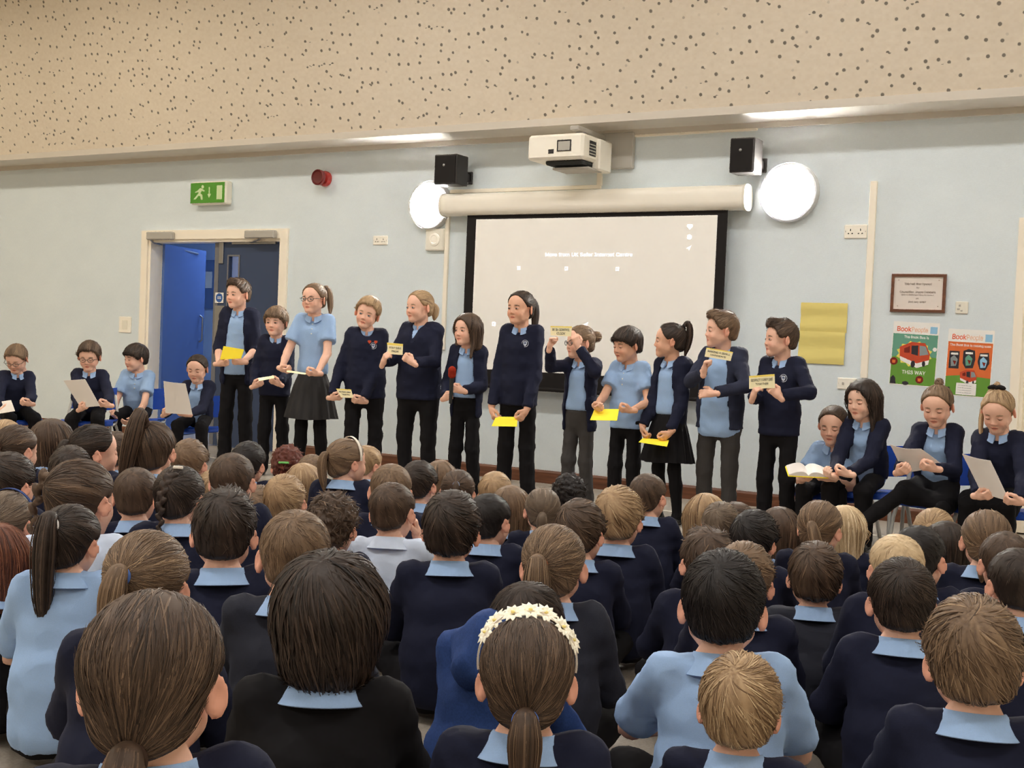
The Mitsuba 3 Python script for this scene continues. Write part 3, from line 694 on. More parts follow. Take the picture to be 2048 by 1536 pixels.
# ---------------------------------------------------------------- heads, faces and hair (head space: the face looks to -y, z up)
CRAN = ((0, .014, .035), (.0765, .090, .078))
def head_field():
    F = Field()
    F.ell(*CRAN, k=.03)
    F.ell((0, -.026, -.026), (.0585, .058, .070), k=.03)
    F.ell((0, -.030, .03), (.0655, .052, .06), k=.03)
    for s in (-1, 1):
        F.cone((s * .048, .005, -.045), (s * .016, -.058, -.083), .020, .017, k=.03)
        F.ell((s * .033, -.054, -.034), (.026, .026, .026), k=.025)
    F.ell((0, -.064, -.084), (.019, .017, .016), k=.02)
    F.cone((0, .026, -.04), (0, .032, -.14), .041, .041, k=.03)
    for s in (-1, 1):
        F.ell((s * .031, -.0905, .002), (.0175, .012, .0105), k=.012, op='s')
    F.cone((0, -.077, .008), (0, -.093, -.027), .0055, .0085, k=.014)
    for s in (-1, 1):
        F.ell((s * .0095, -.086, -.031), (.0068, .0075, .006), k=.006)
    F.ell((0, -.0795, -.0545), (.021, .0085, .0055), k=.006)
    F.ell((0, -.0775, -.0650), (.0175, .0085, .0055), k=.006)
    F.ell((0, -.0885, -.0597), (.0165, .0045, .0018), k=.003, op='s')
    for s in (-1, 1):
        R = rot('z', s * 33) @ rot('x', -12)
        c = np.array([s * .0835, .016, -.006])
        F.ell(c, (.0075, .0215, .0325), R, k=.010)
        F.ell(c + R @ np.array([s * .009, -.002, .003]), (.0075, .0115, .019), R, k=.005, op='s')
    return F

HEADS = {}
def head_mesh(h):
    if h not in HEADS:
        v, f = head_field().mesh(h); HEADS[h] = (relax(v, f, 1, .25), f)
    return HEADS[h]

def skin_colour(p, tone, seed=0, brow=None, lip=None):
    """Base colours by place in head space: lips, cheeks, brows, ears."""
    p = np.asarray(p)
    x, y, z = p.T; ax = np.abs(x)
    c = np.tile(np.asarray(tone, float), (len(p), 1))
    front = np.clip((-.03 - y) / .02, 0, 1)
    def put_on(w, col):
        nonlocal c
        c = c * (1 - w[:, None]) + np.asarray(col) * w[:, None]
    t = np.asarray(tone)
    put_on(front * .45 * np.exp(-((ax - .036) / .019) ** 2 - ((z + .034) / .018) ** 2), t * [1.05, .72, .68])
    put_on(.4 * np.exp(-((x / .012) ** 2 + ((z + .030) / .010) ** 2)) * front, t * [1.03, .75, .70])
    put_on(.45 * np.clip((ax - .070) / .008, 0, 1) * (np.abs(z) < .06), t * [1.05, .66, .58])
    L = ((ax / .0215) ** 2 + ((z + .0595) / (.0098 - .0022 * (ax / .0215) ** 2)) ** 2)
    lipc = lip if lip is not None else t * [.86, .48, .46]
    put_on(front * np.clip((1.12 - L) * 5, 0, 1) * .8, lipc)
    put_on(front * np.clip(1.3 - ((ax / .0165) ** 2 + ((z + .0597) / .0031) ** 2), 0, 1), t * [.22, .10, .10])
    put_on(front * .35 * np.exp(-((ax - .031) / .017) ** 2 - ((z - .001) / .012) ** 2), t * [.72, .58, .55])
    if brow is not None:
        zb = .0215 - .35 * np.maximum(ax - .036, 0) + .0 * ax
        put_on(front * np.clip(1.4 - ((ax - .032) / .0175) ** 4 - ((z - zb) / .0034) ** 2, 0, 1) * .9, brow)
    return np.clip(c, 0, 1)

def eye_mesh(iris, lid, closed):
    """An eyeball with its lids: lid colour above, dark lashes, white, iris and pupil by vertex colour (looks to -y)."""
    m = trimesh.creation.icosphere(3, 1.0); v = np.array(m.vertices); f = np.array(m.faces)
    x, y, z = v.T
    c = np.tile(np.asarray(lid, float), (len(v), 1))
    top = .30 - .35 * x ** 2 if not closed else -.28 + .22 * x ** 2
    bot = -.42 + .35 * x ** 2
    r = np.hypot(x, z * 1.0 + .02)
    op = (z < top) & (z > bot) & (y < 0) & (np.abs(x) < .92)
    c[op] = lin(214, 205, 198)
    c[op & (r < .50)] = iris
    c[op & (r < .26)] = (.01, .01, .01)
    c[(np.abs(z - top - .05) < .10) & (y < 0) & (np.abs(x) < .9)] = np.asarray(lid) * [.16, .12, .11]
    v = v * [.0150, .0115, .0115]
    return v, f, c
EYEBALLS = {}
def eye_shape(kind):
    if kind not in EYEBALLS:
        iris = {'brown': lin(70, 45, 30), 'blue': lin(95, 120, 140), 'down': lin(70, 50, 40)}[kind]
        v, f, c = eye_mesh(iris, lin(205, 158, 138), kind == 'down')
        EYEBALLS[kind] = mikit.ply(tm((v, f)), 'skin', smooth=True, color=c)
    return EYEBALLS[kind]
EYE_AT = [(s * .031, -.0745, .0005) for s in (-1, 1)]

# --- hair
BOY = [(0, .078), (30, .074), (48, .055), (62, .020), (76, .004), (88, .016), (100, .012), (112, -.030), (135, -.052), (180, -.058)]
GIRL = [(0, .087), (25, .083), (45, .063), (62, .030), (76, .008), (82, .010), (92, .016), (104, -.010), (120, -.048), (180, -.070)]
FRINGE = [(0, .046), (30, .042), (50, .030), (66, .006), (78, -.012), (90, .004), (102, .004), (114, -.032), (135, -.054), (180, -.060)]
BOB = [(0, .035), (30, .030), (50, -.02), (70, -.055), (110, -.085), (180, -.098)]
LONG = [(0, .078), (25, .070), (45, .03), (60, -.05), (70, -.3), (180, -.4)]

def hairline(tab):
    a = np.radians([t[0] for t in tab]); zz = np.array([t[1] for t in tab])
    def f(P):
        az = np.arctan2(np.abs(P[..., 0]), -(P[..., 1] - .0))
        return np.interp(az, a, zz) - P[..., 2]
    return f

STYLES = dict(
    crop=dict(line=BOY, t=.007, side=.0045, pole=(0, .07, .10), lock=(.020, .0035, .10), n=1.3),
    short=dict(line=BOY, t=.016, side=.008, pole=(.012, .075, .095), lock=(.042, .0055, .12), n=1.2),
    thick=dict(line=BOY, t=.024, side=.012, pole=(.015, .07, .10), lock=(.058, .0075, .12), n=1.1),
    spiky=dict(line=BOY, t=.018, side=.007, pole=(0, .07, .10), lock=(.036, .006, .50), n=1.3, quiff=.012),
    quiff=dict(line=BOY, t=.018, side=.006, pole=(0, .08, .08), lock=(.042, .0065, .35), n=1.2, quiff=.020),
    curly=dict(line=BOY, t=.022, side=.010, pole=(0, .05, .11), lock=(.024, .006, .40), n=1.5, curl=.010),
    fringe=dict(line=FRINGE, t=.020, side=.013, pole=(.012, .06, .105), lock=(.065, .010, .12), n=.9),
    bob=dict(line=BOB, t=.030, side=.026, pole=(.02, .055, .11), lock=(.095, .012, .20), n=1.1, low=True),
    pulled=dict(line=GIRL, t=.009, side=.007, pole=None, lock=(.06, .0055, .05), n=1.0),
    long=dict(line=LONG, t=.016, side=.016, pole=(.015, .02, .115), lock=(.16, .010, .06), n=1.2, long=.24),
)

def hair_field(st, tie=None, tail=None, long=None, front=None):
    c, r = CRAN; c = np.array(c); r = np.array(r)
    t, sd = st['t'], st['side']
    F = Field()
    F.ell(c, r + .0035 + np.array([sd, (t + sd) / 2, t]), k=.02)
    F.ell((0, .048, -.035), (.056 + sd * .7, .050 + sd * .9, .055), k=.03)
    F.ell((0, -.028, .032), (.069 + sd * .6, .053 + t * .6, .062 + t * .2), k=.03)
    if st.get('low'):
        F.ecap((0, .02, -.0), (0, .03, -.075), (.082, .078), (.078, .07), (1, 0, 0), k=.03)
    if st.get('quiff'):
        F.ell((0, -.055, .105), (.050, .030, .010 + st['quiff']), rot('x', -18), k=.03)
    F.cut(hairline(st['line']), k=.020)
    L = st.get('long') if long is None else long
    if L:
        bw = .086
        F.ecap((0, .045, .02), (0, .085, -L), (bw, .046), (bw * .86, .018), (1, 0, 0), k=.04)
        for s in (-1, 1):
            F.cone((s * .068, .012, .03), (s * .080, .030, -.12), .026, .024, k=.04)
            if front:
                F.cone((s * .068, .0, .0), (s * .080, -.035, -front), .020, .011, k=.03)
    return F

def tail_curve(p, n=12):
    p = np.asarray(p, float)
    t = np.linspace(0, len(p) - 1, n)
    from scipy.interpolate import CubicSpline
    return CubicSpline(np.arange(len(p)), p)(t)

HAIRS = {}
def hair_geom(style, seed=0, lod=1, tie=None, tail=None, tail_r=.030, braid=None, bun=None, bob=None, long=None, front=None, wisps=0):
    """(vertices, triangles, tone from 0 dark to 1 light) of one head of hair: a shaped cap, its tail, plait or bun, and locks laid along the flow."""
    ck = repr((style, seed, lod, tie, tail, tail_r, braid, bun, long, front))
    if ck in HAIRS:
        return HAIRS[ck]
    st = STYLES[style]; rng = np.random.default_rng(1000 + seed)
    h = [.0085, .0070, .0056][lod]
    F = hair_field(st, long=long, front=front)
    v, f = F.mesh(h)
    pole = np.array(tie if tie is not None else st['pole'], float)
    c0 = np.array([0, .014, .02])
    ax = unit(pole - c0); bx = unit(np.cross(ax, [0, .3, 1.0] if abs(ax[2]) < .9 else [1, 0, 0])); cx = np.cross(ax, bx)
    def streak(P, freq=26):
        q = P - c0; a = np.arctan2(q @ cx, q @ bx); al = np.linalg.norm(P - pole, axis=-1)
        return meshkit.fbm(np.stack([np.cos(a) * freq / 3, np.sin(a) * freq / 3, al * 9 + 0 * a], -1), 4, seed)
    n = vnormals(v, f)
    s = streak(v)
    curl = st.get('curl', 0)
    if curl:
        v = v + n * ((meshkit.noise(v * 75, seed) - .5) * curl * 2)[:, None]
    v = v + n * ((s - .5) * (.35 * st['t']))[:, None]
    parts = [(v, f)]; tones = [.42 + .9 * (s - .5)]
    # locks laid on the cap
    N = int([110, 380, 1150][lod] * st['n'])
    ln, wd, lift = st['lock']; wd = wd * [1.1, .72, .45][lod]; ln = ln * [1, 1.1, 1.2][lod]
    lowest = -.06 if style != 'long' and style != 'bob' else -.5
    cand = np.nonzero((v[:, 2] > lowest))[0]
    roots = v[rng.choice(cand, N)] + rng.normal(0, .002, (N, 3))
    K = 5 if lod < 2 else 6
    def grad(P):
        e = .002
        return unit(np.stack([F.eval(P + np.eye(3)[i] * e) - F.eval(P - np.eye(3)[i] * e) for i in range(3)], -1))
    sign = -1.0 if tie is not None else 1.0
    P = roots.copy(); path = [P.copy()]; nn = [grad(P)]
    swirl = .35 if tie is None and style != 'long' else 0
    jit = rng.normal(0, .09 if tie is not None or style == 'long' else {'bob': .22, 'curly': .5, 'spiky': .24, 'quiff': .2}.get(style, .17), (N, 3))
    length = ln * rng.uniform(.7, 1.3, N)
    if tie is not None:
        length = np.minimum(length, np.linalg.norm(roots - pole, axis=1) * .9)
    for k in range(1, K):
        g = nn[-1]
        d = (P - pole) * sign
        d = unit(d) + swirl * np.cross(g, unit(P - pole)) + jit
        if style == 'long' or style == 'bob':
            d = d * .6 + np.array([0, .0, -1.0]) * (.8 if style == 'long' else .5)
        if style in ('fringe', 'quiff', 'short', 'thick') and tie is None:
            d = d + np.array([0, -.25, 0])
        d = unit(d - (d * g).sum(-1, keepdims=True) * g)
        P = P + d * (length / (K - 1))[:, None]
        dist = F.eval(P)
        P = P - g * (dist * .8)[:, None]
        g2 = grad(P)
        path.append(P.copy()); nn.append(g2)
    path, nn = np.stack(path, 1), np.stack(nn, 1)
    ok = (hairline(st['line'])(path) < .010).all(1) | (path[:, :, 1] > .05).all(1)
    path, nn, roots, jit = path[ok], nn[ok], roots[ok], jit[ok]; N = len(path)
    tt = np.linspace(0, 1, K)
    topness = np.clip((path[:, :1, 2] - .03) / .07, 0, 1) if style in ('spiky', 'quiff') else np.ones((N, 1))
    up = (st['t'] * lift * 1.3) * tt ** 1.5 * topness * rng.uniform(.2, 1.4, (N, 1))
    path = path + nn * (up + .0008)[..., None] + (jit * .004)[:, None] * tt[None, :, None] * (3 if curl else 1)
    def ribbon(path, nn, wd, tone, keep=.3):
        N, K = path.shape[:2]
        d = unit(np.gradient(path, axis=1)); sd = np.cross(nn, d); sd = unit(sd)
        prof = np.sin(np.pi * np.clip(np.linspace(.08, .97, K), 0, 1)) ** .6
        w = wd * prof * rng.uniform(.6, 1.25, (N, 1))
        L_ = path - sd * w[..., None] * .5 - nn * (w * .25)[..., None]; R_ = path + sd * w[..., None] * .5 - nn * (w * .25)[..., None]; C_ = path + nn * (w * .12)[..., None]
        V = np.stack([L_, C_, R_], 2).reshape(-1, 3)
        i = np.arange(N)[:, None] * K * 3 + np.arange(K - 1)[None] * 3
        fs = []
        for a in (0, 1):
            q0, q1, q2, q3 = i + a, i + a + 1, i + a + 4, i + a + 3
            fs += [np.stack([q0, q2, q1], -1).reshape(-1, 3), np.stack([q0, q3, q2], -1).reshape(-1, 3)]
        return (V, np.vstack(fs)), np.repeat(tone[:, None], K * 3, 1).reshape(-1)
    tone = np.clip(streak(roots) * .9 + rng.normal(0, .20, N) - .03, 0, 1)
    m, tn = ribbon(path, nn, wd, tone); parts.append(m); tones.append(tn)
    # tail, plait, bun
    def strands(C, rad, count, wd2, tw=.0):
        M_ = len(C); t = unit(np.gradient(C, axis=0)); ref = np.array([1.0, 0, 0]); a = np.zeros_like(C)
        for i in range(M_):
            ref = unit(ref - (ref @ t[i]) * t[i]); a[i] = ref
        b = np.cross(t, a)
        th = rng.uniform(0, 2 * np.pi, count)[:, None] + tw * np.linspace(0, 1, M_)[None]
        rr = rad[None] * rng.uniform(.85, 1.12, (count, 1))
        dirs = np.cos(th)[..., None] * a[None] + np.sin(th)[..., None] * b[None]
        m2, tn2 = ribbon(C[None] + dirs * rr[..., None], dirs, wd2, np.clip(rng.normal(.5, .22, count), 0, 1))
        parts.append(m2); tones.append(tn2)
    if tail is not None:
        C = tail_curve([pole] + list(tail), 12); u = np.linspace(0, 1, 12)
        rad = tail_r * np.interp(u, [0, .08, .15, .4, .75, 1], [.55, .52, .66, 1, .75, .16])
        G = Field().chain(C, rad * .92, .01); m3 = G.mesh(.007 if lod < 2 else .005)
        parts.append(m3); tones.append(.35 + .5 * (meshkit.noise(m3[0] * [90, 90, 9], seed) - .4))
        strands(C, rad, [30, 70, 160][lod], .006 if lod < 2 else .0038)
    if braid is not None:
        C = tail_curve(list(braid), 40); t = unit(np.gradient(C, axis=0))
        side = unit(np.cross(t, [0, 1, .2])); G = Field()
        nseg = 13
        for k in range(nseg):
            i = int(k * 39 / nseg); r = .020 * (1 - .45 * k / nseg); sg = 1 if k % 2 else -1
            cc = C[i] + side[i] * sg * r * .42
            ax_ = unit(t[i] * .8 - side[i] * sg * .6); bz = unit(np.cross(ax_, side[i])); 
            G.ell(cc, (r * 1.25, r * .66, r * .72), np.stack([ax_, np.cross(bz, ax_), bz], 1), k=.004)
        m4 = G.mesh(.0042 if lod else .006); parts.append(m4); tones.append(.30 + .5 * meshkit.noise(m4[0] * 110, seed))
        strands(C[-6:], np.linspace(.010, .004, 6), 16, .004)
    if bun is not None:
        c, r = np.array(bun[0], float), bun[1]
        m5 = Field().ell(c, (r, r * .92, r * .95)).mesh(.006)
        nb = vnormals(*m5); m5 = (m5[0] + nb * ((meshkit.noise(m5[0] * 80, seed) - .5) * .008)[:, None], m5[1])
        parts.append(m5); tones.append(.35 + .4 * meshkit.noise(m5[0] * 60, seed))
        for j in range(5 if lod == 0 else 10):
            R = rot('z', rng.uniform(0, 360)) @ rot('x', rng.uniform(0, 180)); u = np.linspace(0, 5, 12)
            C = c + (np.stack([np.cos(u), np.sin(u), .25 * np.sin(2 * u + j)], 1) * r * 1.0) @ R.T
            strands(C, np.full(12, .006), 8, .005)
    V, Fc = join(*parts)
    HAIRS[ck] = (V, Fc, np.clip(np.concatenate(tones), 0, 1))
    return HAIRS[ck]

PALETTE = {k: (lin(*a), lin(*b), lin(*c)) for k, (a, b, c) in dict(
    black=((14, 11, 11), (32, 27, 27), (62, 56, 55)), darkbrown=((23, 17, 14), (50, 39, 33), (88, 72, 62)), brown=((40, 29, 22), (78, 61, 49), (124, 101, 82)),
    lightbrown=((64, 48, 36), (116, 94, 74), (166, 140, 112)), mousy=((58, 48, 41), (104, 89, 75), (150, 132, 114)), auburn=((54, 28, 19), (106, 62, 44), (162, 106, 78)),
    blond=((102, 78, 55), (164, 136, 104), (214, 190, 154)), paleblond=((146, 120, 90), (202, 178, 142), (238, 222, 192)), red=((52, 24, 18), (96, 48, 38), (138, 78, 60)),
).items()}
def hair_colour(tone, pal):
    a, b, c = PALETTE[pal]; t = tone[:, None]
    return np.where(t < .5, a + (b - a) * t * 2, b + (c - b) * (t - .5) * 2)
# ---------------------------------------------------------------- bodies
def ik(S, W, a, b, pole):
    """Elbow (or knee) between S and W; W comes back within reach."""
    S, W = np.asarray(S, float), np.asarray(W, float)
    d = W - S; L = np.linalg.norm(d); q = min(max(1, L / ((a + b) * .985)), 1.15); a, b = a * q, b * q; Lc = min(L, (a + b) * .985); d = d / max(L, 1e-9); W = S + d * Lc
    x = (a * a - b * b + Lc * Lc) / (2 * Lc); hgt = math.sqrt(max(a * a - x * x, 0))
    p = np.asarray(pole, float); p = unit(p - (p @ d) * d)
    return S + d * x + p * hgt, W

HANDS = {}
def hand_mesh(kind, h=.0042):
    """A child's hand: wrist at 0, fingers towards +x, palm facing -z, thumb on the +y side."""
    if (kind, h) in HANDS:
        return HANDS[kind, h]
    c1, c2, c3, tc = {'hold': (48, 55, 30, 1), 'rest': (22, 28, 18, 0), 'fist': (72, 85, 55, 1), 'flat': (8, 12, 8, 0)}[kind]
    F = Field()
    F.ecap((.004, 0, 0), (.050, .001, 0), (.020, .0125), (.0275, .0115), (0, 1, 0), k=.012)
    F.cone((-.03, 0, 0), (.012, 0, 0), .0185, .0185, k=.012)
    for y, L, fan in ((.0195, .93, 5), (.0065, 1.0, 1), (-.0065, .95, -3), (-.0185, .76, -8)):
        p = np.array([.054, y, .001]); a = 0; r = .0075
        for seg, (l, c) in enumerate(((.027, c1), (.018, c2), (.014, c3))):
            a += c; d = rot('z', fan) @ np.array([math.cos(math.radians(a)), 0, -math.sin(math.radians(a))])
            q = p + d * l * L; F.cone(p, q, r, r - .0007, k=.004); p = q; r -= .0007
    if tc:
        pts = [(.010, .020, -.004), (.030, .034, -.014), (.050, .030, -.026), (.064, .020, -.030)]
    else:
        pts = [(.010, .020, -.003), (.030, .036, -.008), (.048, .042, -.011), (.062, .042, -.012)]
    F.chain([np.array(p) for p in pts], [.0115, .0098, .0085, .0072], k=.006)
    HANDS[kind, h] = F.mesh(h)
    return HANDS[kind, h]

def hand_at(W, d, palm, side, kind, s=1.0, h=.0042):
    """side +1: the thumb is on the +y side of the frame (d, ., -palm)."""
    x = unit(d); z = -np.asarray(palm, float); z = unit(z - (z @ x) * x); y = np.cross(z, x)
    v, f = hand_mesh(kind, h)
    R = np.stack([x, y * side, z], 1)
    v = (v * s) @ R.T + W
    return (v, f[:, ::-1] if side < 0 else f)

def folds(m, amp, freq, seed, band=None):
    v, f = m; n = vnormals(v, f)
    w = meshkit.fbm(v * freq * [1, 1, 1.5], 3, seed) - .5
    w2 = np.abs(meshkit.noise(v * freq * 1.7 * [1, 1, .8], seed + 7) - .5) - .25
    return v + n * ((w * 1.3 + w2) * amp)[:, None], f

def collar(rx=.054, ry=.052, back=.026, point=.048, rise=.026, gap=10, n=40):
    """A folded shirt collar, neck base at 0, open in front (-y)."""
    a = np.radians(np.linspace(gap, 360 - gap, n)); d = np.stack([np.sin(a), -np.cos(a)], 1)
    fr = np.clip(np.cos(a), 0, 1)
    prof = []
    fl = back + (point - back) * fr ** 3
    for rr, zz in ((0, 0 * fl), (.002, rise + 0 * fl), (.0065, rise + .001 + 0 * fl), (.0065 + fl * .62, rise - fl * .80), (.0035 + fl * .62, rise - fl * .80 - .002), (.004, rise - .010 + 0 * fl)):
        r = np.stack([rx + rr + 0 * fl, ry + rr + 0 * fl], 1) if np.isscalar(rr) else np.stack([rx + rr, ry + rr], 1)
        z = zz - .020 * fr - .0 * fl
        prof.append(np.column_stack([d * r, z]))
    P = np.stack(prof, 1); k = P.shape[1]; v = P.reshape(-1, 3); f = []
    for i in range(n - 1):
        for j in range(k):
            q = [i * k + j, (i + 1) * k + j, (i + 1) * k + (j + 1) % k, i * k + (j + 1) % k]
            f += [[q[0], q[1], q[2]], [q[0], q[2], q[3]]]
    for b, flip in ((0, 0), ((n - 1) * k, 1)):
        for j in range(1, k - 1):
            f.append([b, b + j + 1, b + j] if flip else [b, b + j, b + j + 1])
    return v, np.array(f)
COLLAR = collar(.053, .051, .030, .052, .022)

def shoe_mesh():
    F = Field()
    F.cone((0, .03, .032), (0, -.055, .028), .030, .031, k=.02).cone((0, -.055, .026), (0, -.115, .022), .031, .024, k=.03).cone((0, .03, .04), (0, .02, .075), .030, .027, k=.02)
    F.cut(lambda P: -P[..., 2], k=.004)
    return F.mesh(.009)
SHOE = shoe_mesh()

def glasses(parent, M, dark=(20, 18, 20)):
    key = key_for('glasses', parent)
    ms = []
    for s in (-1, 1):
        t = np.linspace(0, 2 * np.pi, 22)
        ms.append(tube(np.stack([s * .0315 + .0235 * np.cos(t), -.0945 + .0 * t + .006 * np.abs(np.cos(t)) * (np.sign(s * np.cos(t)) > 0), .0 + .0165 * np.sin(t)], 1), .0019, 5, False))
        ms.append(tube([(s * .055, -.090, .004), (s * .077, -.075, .006), (s * .086, -.02, .006), (s * .087, .012, .002)], .0017, 5))
    ms.append(tube([(-.008, -.096, .003), (0, -.0985, .006), (.008, -.096, .003)], .0017, 5))
    scene[key] = mikit.ply(tm(join(*ms)), 'glasses_frame', smooth=True, to_world=mi.ScalarTransform4f(M))
    g = []
    for s in (-1, 1):
        t = np.linspace(0, 2 * np.pi, 21)[:-1]; v = np.stack([s * .0315 + .0225 * np.cos(t), -.094 + 0 * t, .0155 * np.sin(t)], 1); v = np.vstack([v, [[s * .0315, -.0945, 0]]])
        g.append((v, np.array([[20, i, (i + 1) % 20] for i in range(20)])))
    obj('lens', join(*g), 'lens_glass', key, smooth=False, M=M)

def head_of(key, M, style, pal, tone, hr=None, eyes='brown', lod=1, seed=0, tie_col=None, face=True, **hk):
    """Hair, eyes, hair tie of a person; the head itself goes into the body mesh."""
    hv, hf, ht = hair_geom(style, seed, lod, **hk)
    col = hair_colour(ht, pal)
    obj('hair', (hv, hf), 'hair', key, smooth=True, color=col, M=M)
    if face:
        for e in EYE_AT:
            put('eye', eye_shape(eyes), key, M=M @ mat(t=e))
    if tie_col and (hk.get('tie') is not None):
        p = np.array(hk['tie'], float); tail = hk.get('tail')
        d = unit(np.array(tail[0]) - p) if tail else unit(p - [0, .014, .02]); 
        p = p + d * .010
        a = unit(np.cross(d, [0.2, .1, 1])); b = np.cross(d, a); t = np.linspace(0, 2 * np.pi, 18)
        rr = hk.get('tail_r', .030) * .62
        obj('hair_tie', tube(p + np.outer(np.cos(t), a) * rr + np.outer(np.sin(t), b) * rr, .0065, 7, False), tie_col, key, smooth=True, M=M)

def skinned(parts, M, tone, brow, lip=None):
    """One body mesh with skin colours; parts are in world space, M is the head's matrix."""
    v, f = unite(*parts)
    s = np.linalg.norm(M[:3, 0]); p = (v - M[:3, 3]) @ M[:3, :3] / s ** 2
    c = skin_colour(p, tone, brow=brow, lip=lip)
    far = (np.abs(p) > .14).any(1); c[far] = tone
    return v, f, c

TONES = [lin(228, 182, 160), lin(222, 174, 152), lin(232, 190, 168), lin(216, 168, 142), lin(206, 152, 124)]

def front_y(F, x, z, y0=-.35):
    ys = np.linspace(y0, .1, 300); d = F.eval(np.stack([np.full(300, x), ys, np.full(300, z)], 1))
    i = np.nonzero(d < 0)[0]
    return ys[i[0]] if len(i) else 0

# ---------------------------------------------------------------- the children on the stage
def stage_kid(label, px, top, Y, turn=0, hturn=0, nod=0, roll=0, pal='brown', style='short', hk={}, tone=0, build=1.0, top_wear='jumper', bottom='trousers', bottom_mat='black_cloth', top_mat='navy_knit',
              hands=None, seat=None, eyes='brown', specs=None, badge=False, group=None, lod=1, seed=0, tie_col=None, elbows=(None, None), poles=None, hs=None, sleeves='long', hood=False, cat='child', lean=0, seat_dx=0.0, knees=None, face_scale=1.0, hem_drop=.055, tuck=False):
    """A child standing (or, with seat = its height, sitting) with the top of the hair at pixel (px, top) on the plane y = Y. hands: per side of the picture
    ((px, py, metres in front of Y), kind, finger direction, palm direction) in the child's own axes."""
    P = at(px, top, Y); ray_yaw = math.degrees(math.atan2(-P[0], P[1]))
    th = ray_yaw + turn; R = rot('z', th)
    t_hair = .118 + STYLES[style]['t'] * .9
    H = P[2]
    if seat == 'auto':
        seat = float(np.clip(H - .65, .27, .42))
    hs = hs or (.93 + .25 * (min(H, 1.45) - 1.25) if seat is None else .96)
    key = thing('person', label, cat, group)
    g = (1.0 if seat is not None else H / 1.40); g = min(max(g, .9), 1.06) if seat is None else hs
    Rh = rot('z', ray_yaw + turn + hturn) @ rot('x', nod) @ rot('y', roll)
    hpos = P - Rh @ np.array([0, .014, t_hair * hs])
    Mh = mat(Rh, hpos, hs)
    neck_w = hpos + rot('z', th + hturn * .4) @ np.array([0, .030 + nod * .0009, -.114]) * hs
    base = np.array([neck_w[0], neck_w[1], 0]) + R @ np.array([0, lean * .0, 0])
    B = mat(R, base); Bi = np.linalg.inv(B)
    toL = lambda p: tf(Bi, np.asarray(p, float))
    zN = neck_w[2]
    b = build
    z_hip = (.505 * H) if seat is None else seat + .085
    tilt = lean  # how far the pelvis sits behind the neck
    hipc = np.array([0, tilt, z_hip]); N = np.array([0, 0, zN])
    sh = [np.array([s * .102 * g * (.6 + .4 * b), .012, zN - .040 * g]) for s in (-1, 1)]
    chest = np.array([0, tilt * .25 - .004, zN - .13 * g])
    waist = np.array([0, tilt * .7 - .004, z_hip + .09 * g])
    arms = []
    for i, s in enumerate((-1, 1)):
        spec = hands[i] if hands else None
        if spec is None:
            tgt = sh[i] + np.array([s * .05, -.03, -.44 * g]); kind, d, palm = 'rest', (0, -.1, -1), (-s, .3, 0)
        else:
            (hx, hy, off), kind, d, palm = spec
            if seat is not None and abs(off) > 5:
                pass
            tgt = toL(at(hx, hy, Y - off))
        d = unit(d); tgt = tgt - d * .055 * hs
        pole = (poles[i] if poles and poles[i] is not None else (s * .55, .75, -.75))
        E, Wp = ik(sh[i], tgt, .258 * g, .222 * g, pole)
        arms.append((sh[i], E, Wp, kind, d, palm))
    # legs
    legs = []
    for i, s in enumerate((-1, 1)):
        hip = hipc + np.array([s * .068 * b * g, 0, -.01])
        if seat is None:
            kn = np.array([s * .078 * b * g, -.012, .275 * H]); an = np.array([s * .085 * g, .02, .055])
        else:
            kk = knees[i] if knees else (s * .10, -.30, seat + .075)
            kn = hipc * [1, 1, 0] + np.array(kk, float) + ([0, 0, seat] if knees else 0); an = np.array([kn[0] + s * .01, kn[1] + .03, .07])
            if knees and len(knees) > 2:
                an = hipc * [1, 1, 0] + np.array(knees[2 + i], float)
        legs.append((hip, kn, an))
    bx, by = .117 * b * g, .084 * (b * 1.1 - .1) * g
    # skin: head, neck, trunk, arms, legs and hands in one surface
    F = Field()
    F.cone(N + [0, .0, -.02], toL(hpos) + [0, .018, -.04], .041 * hs, .039 * hs, k=.03)
    F.ecap(chest, waist, (bx * .84, by * .8), (bx * .78, by * .78), (1, 0, 0), k=.04).ecap(waist, hipc, (bx * .78, by * .8), (bx * .86, by * .85), (1, 0, 0), k=.04)
    F.cone(sh[0], sh[1], .034 * g, .034 * g, k=.05)
    for S, E, Wp, *_ in arms:
        F.cone(S, E, .036 * g, .030 * g, k=.015); F.cone(E, E + (Wp - E) * .35, .030 * g, .0285 * g, k=.01); F.cone(E + (Wp - E) * .35, Wp, .0285 * g, .0195 * g, k=.01)
    for hip, kn, an in legs:
        F.cone(hip, kn, .052 * b * g, .040 * g, k=.02); F.cone(kn, kn + (an - kn) * .35 + [0, .008, 0], .040 * g, .041 * g, k=.015); F.cone(kn + (an - kn) * .35 + [0, .008, 0], an, .041 * g, .027 * g, k=.015)
        F.cone(an, an + [0, -.08, -.03], .024, .018, k=.02)
    skin = F.mesh(.0145)
    hm = head_mesh(.0044)
    parts = [(tf(B, skin[0]), skin[1]), (tf(Mh, hm[0]), hm[1])]
    for i, (S, E, Wp, kind, d, palm) in enumerate(arms):
        s = (-1, 1)[i]
        hv, hf = hand_at(Wp, d, palm, 1 if s < 0 else -1, kind, hs * 1.03)
        parts.append((tf(B, hv), hf))
    v, f, c = skinned(parts, Mh, TONES[tone], PALETTE[pal][0] * .6 + PALETTE[pal][1] * .4)
    obj('body', (v, f), 'skin', key, smooth=True, color=c)
    head_of(key, Mh, style, pal, TONES[tone], eyes=eyes, lod=lod, seed=seed, tie_col=tie_col, **hk)
    if specs:
        glasses(key, Mh)
    # the shirt and what is worn over it
    over = top_wear in ('jumper', 'vneck', 'cardigan', 'hoodie')
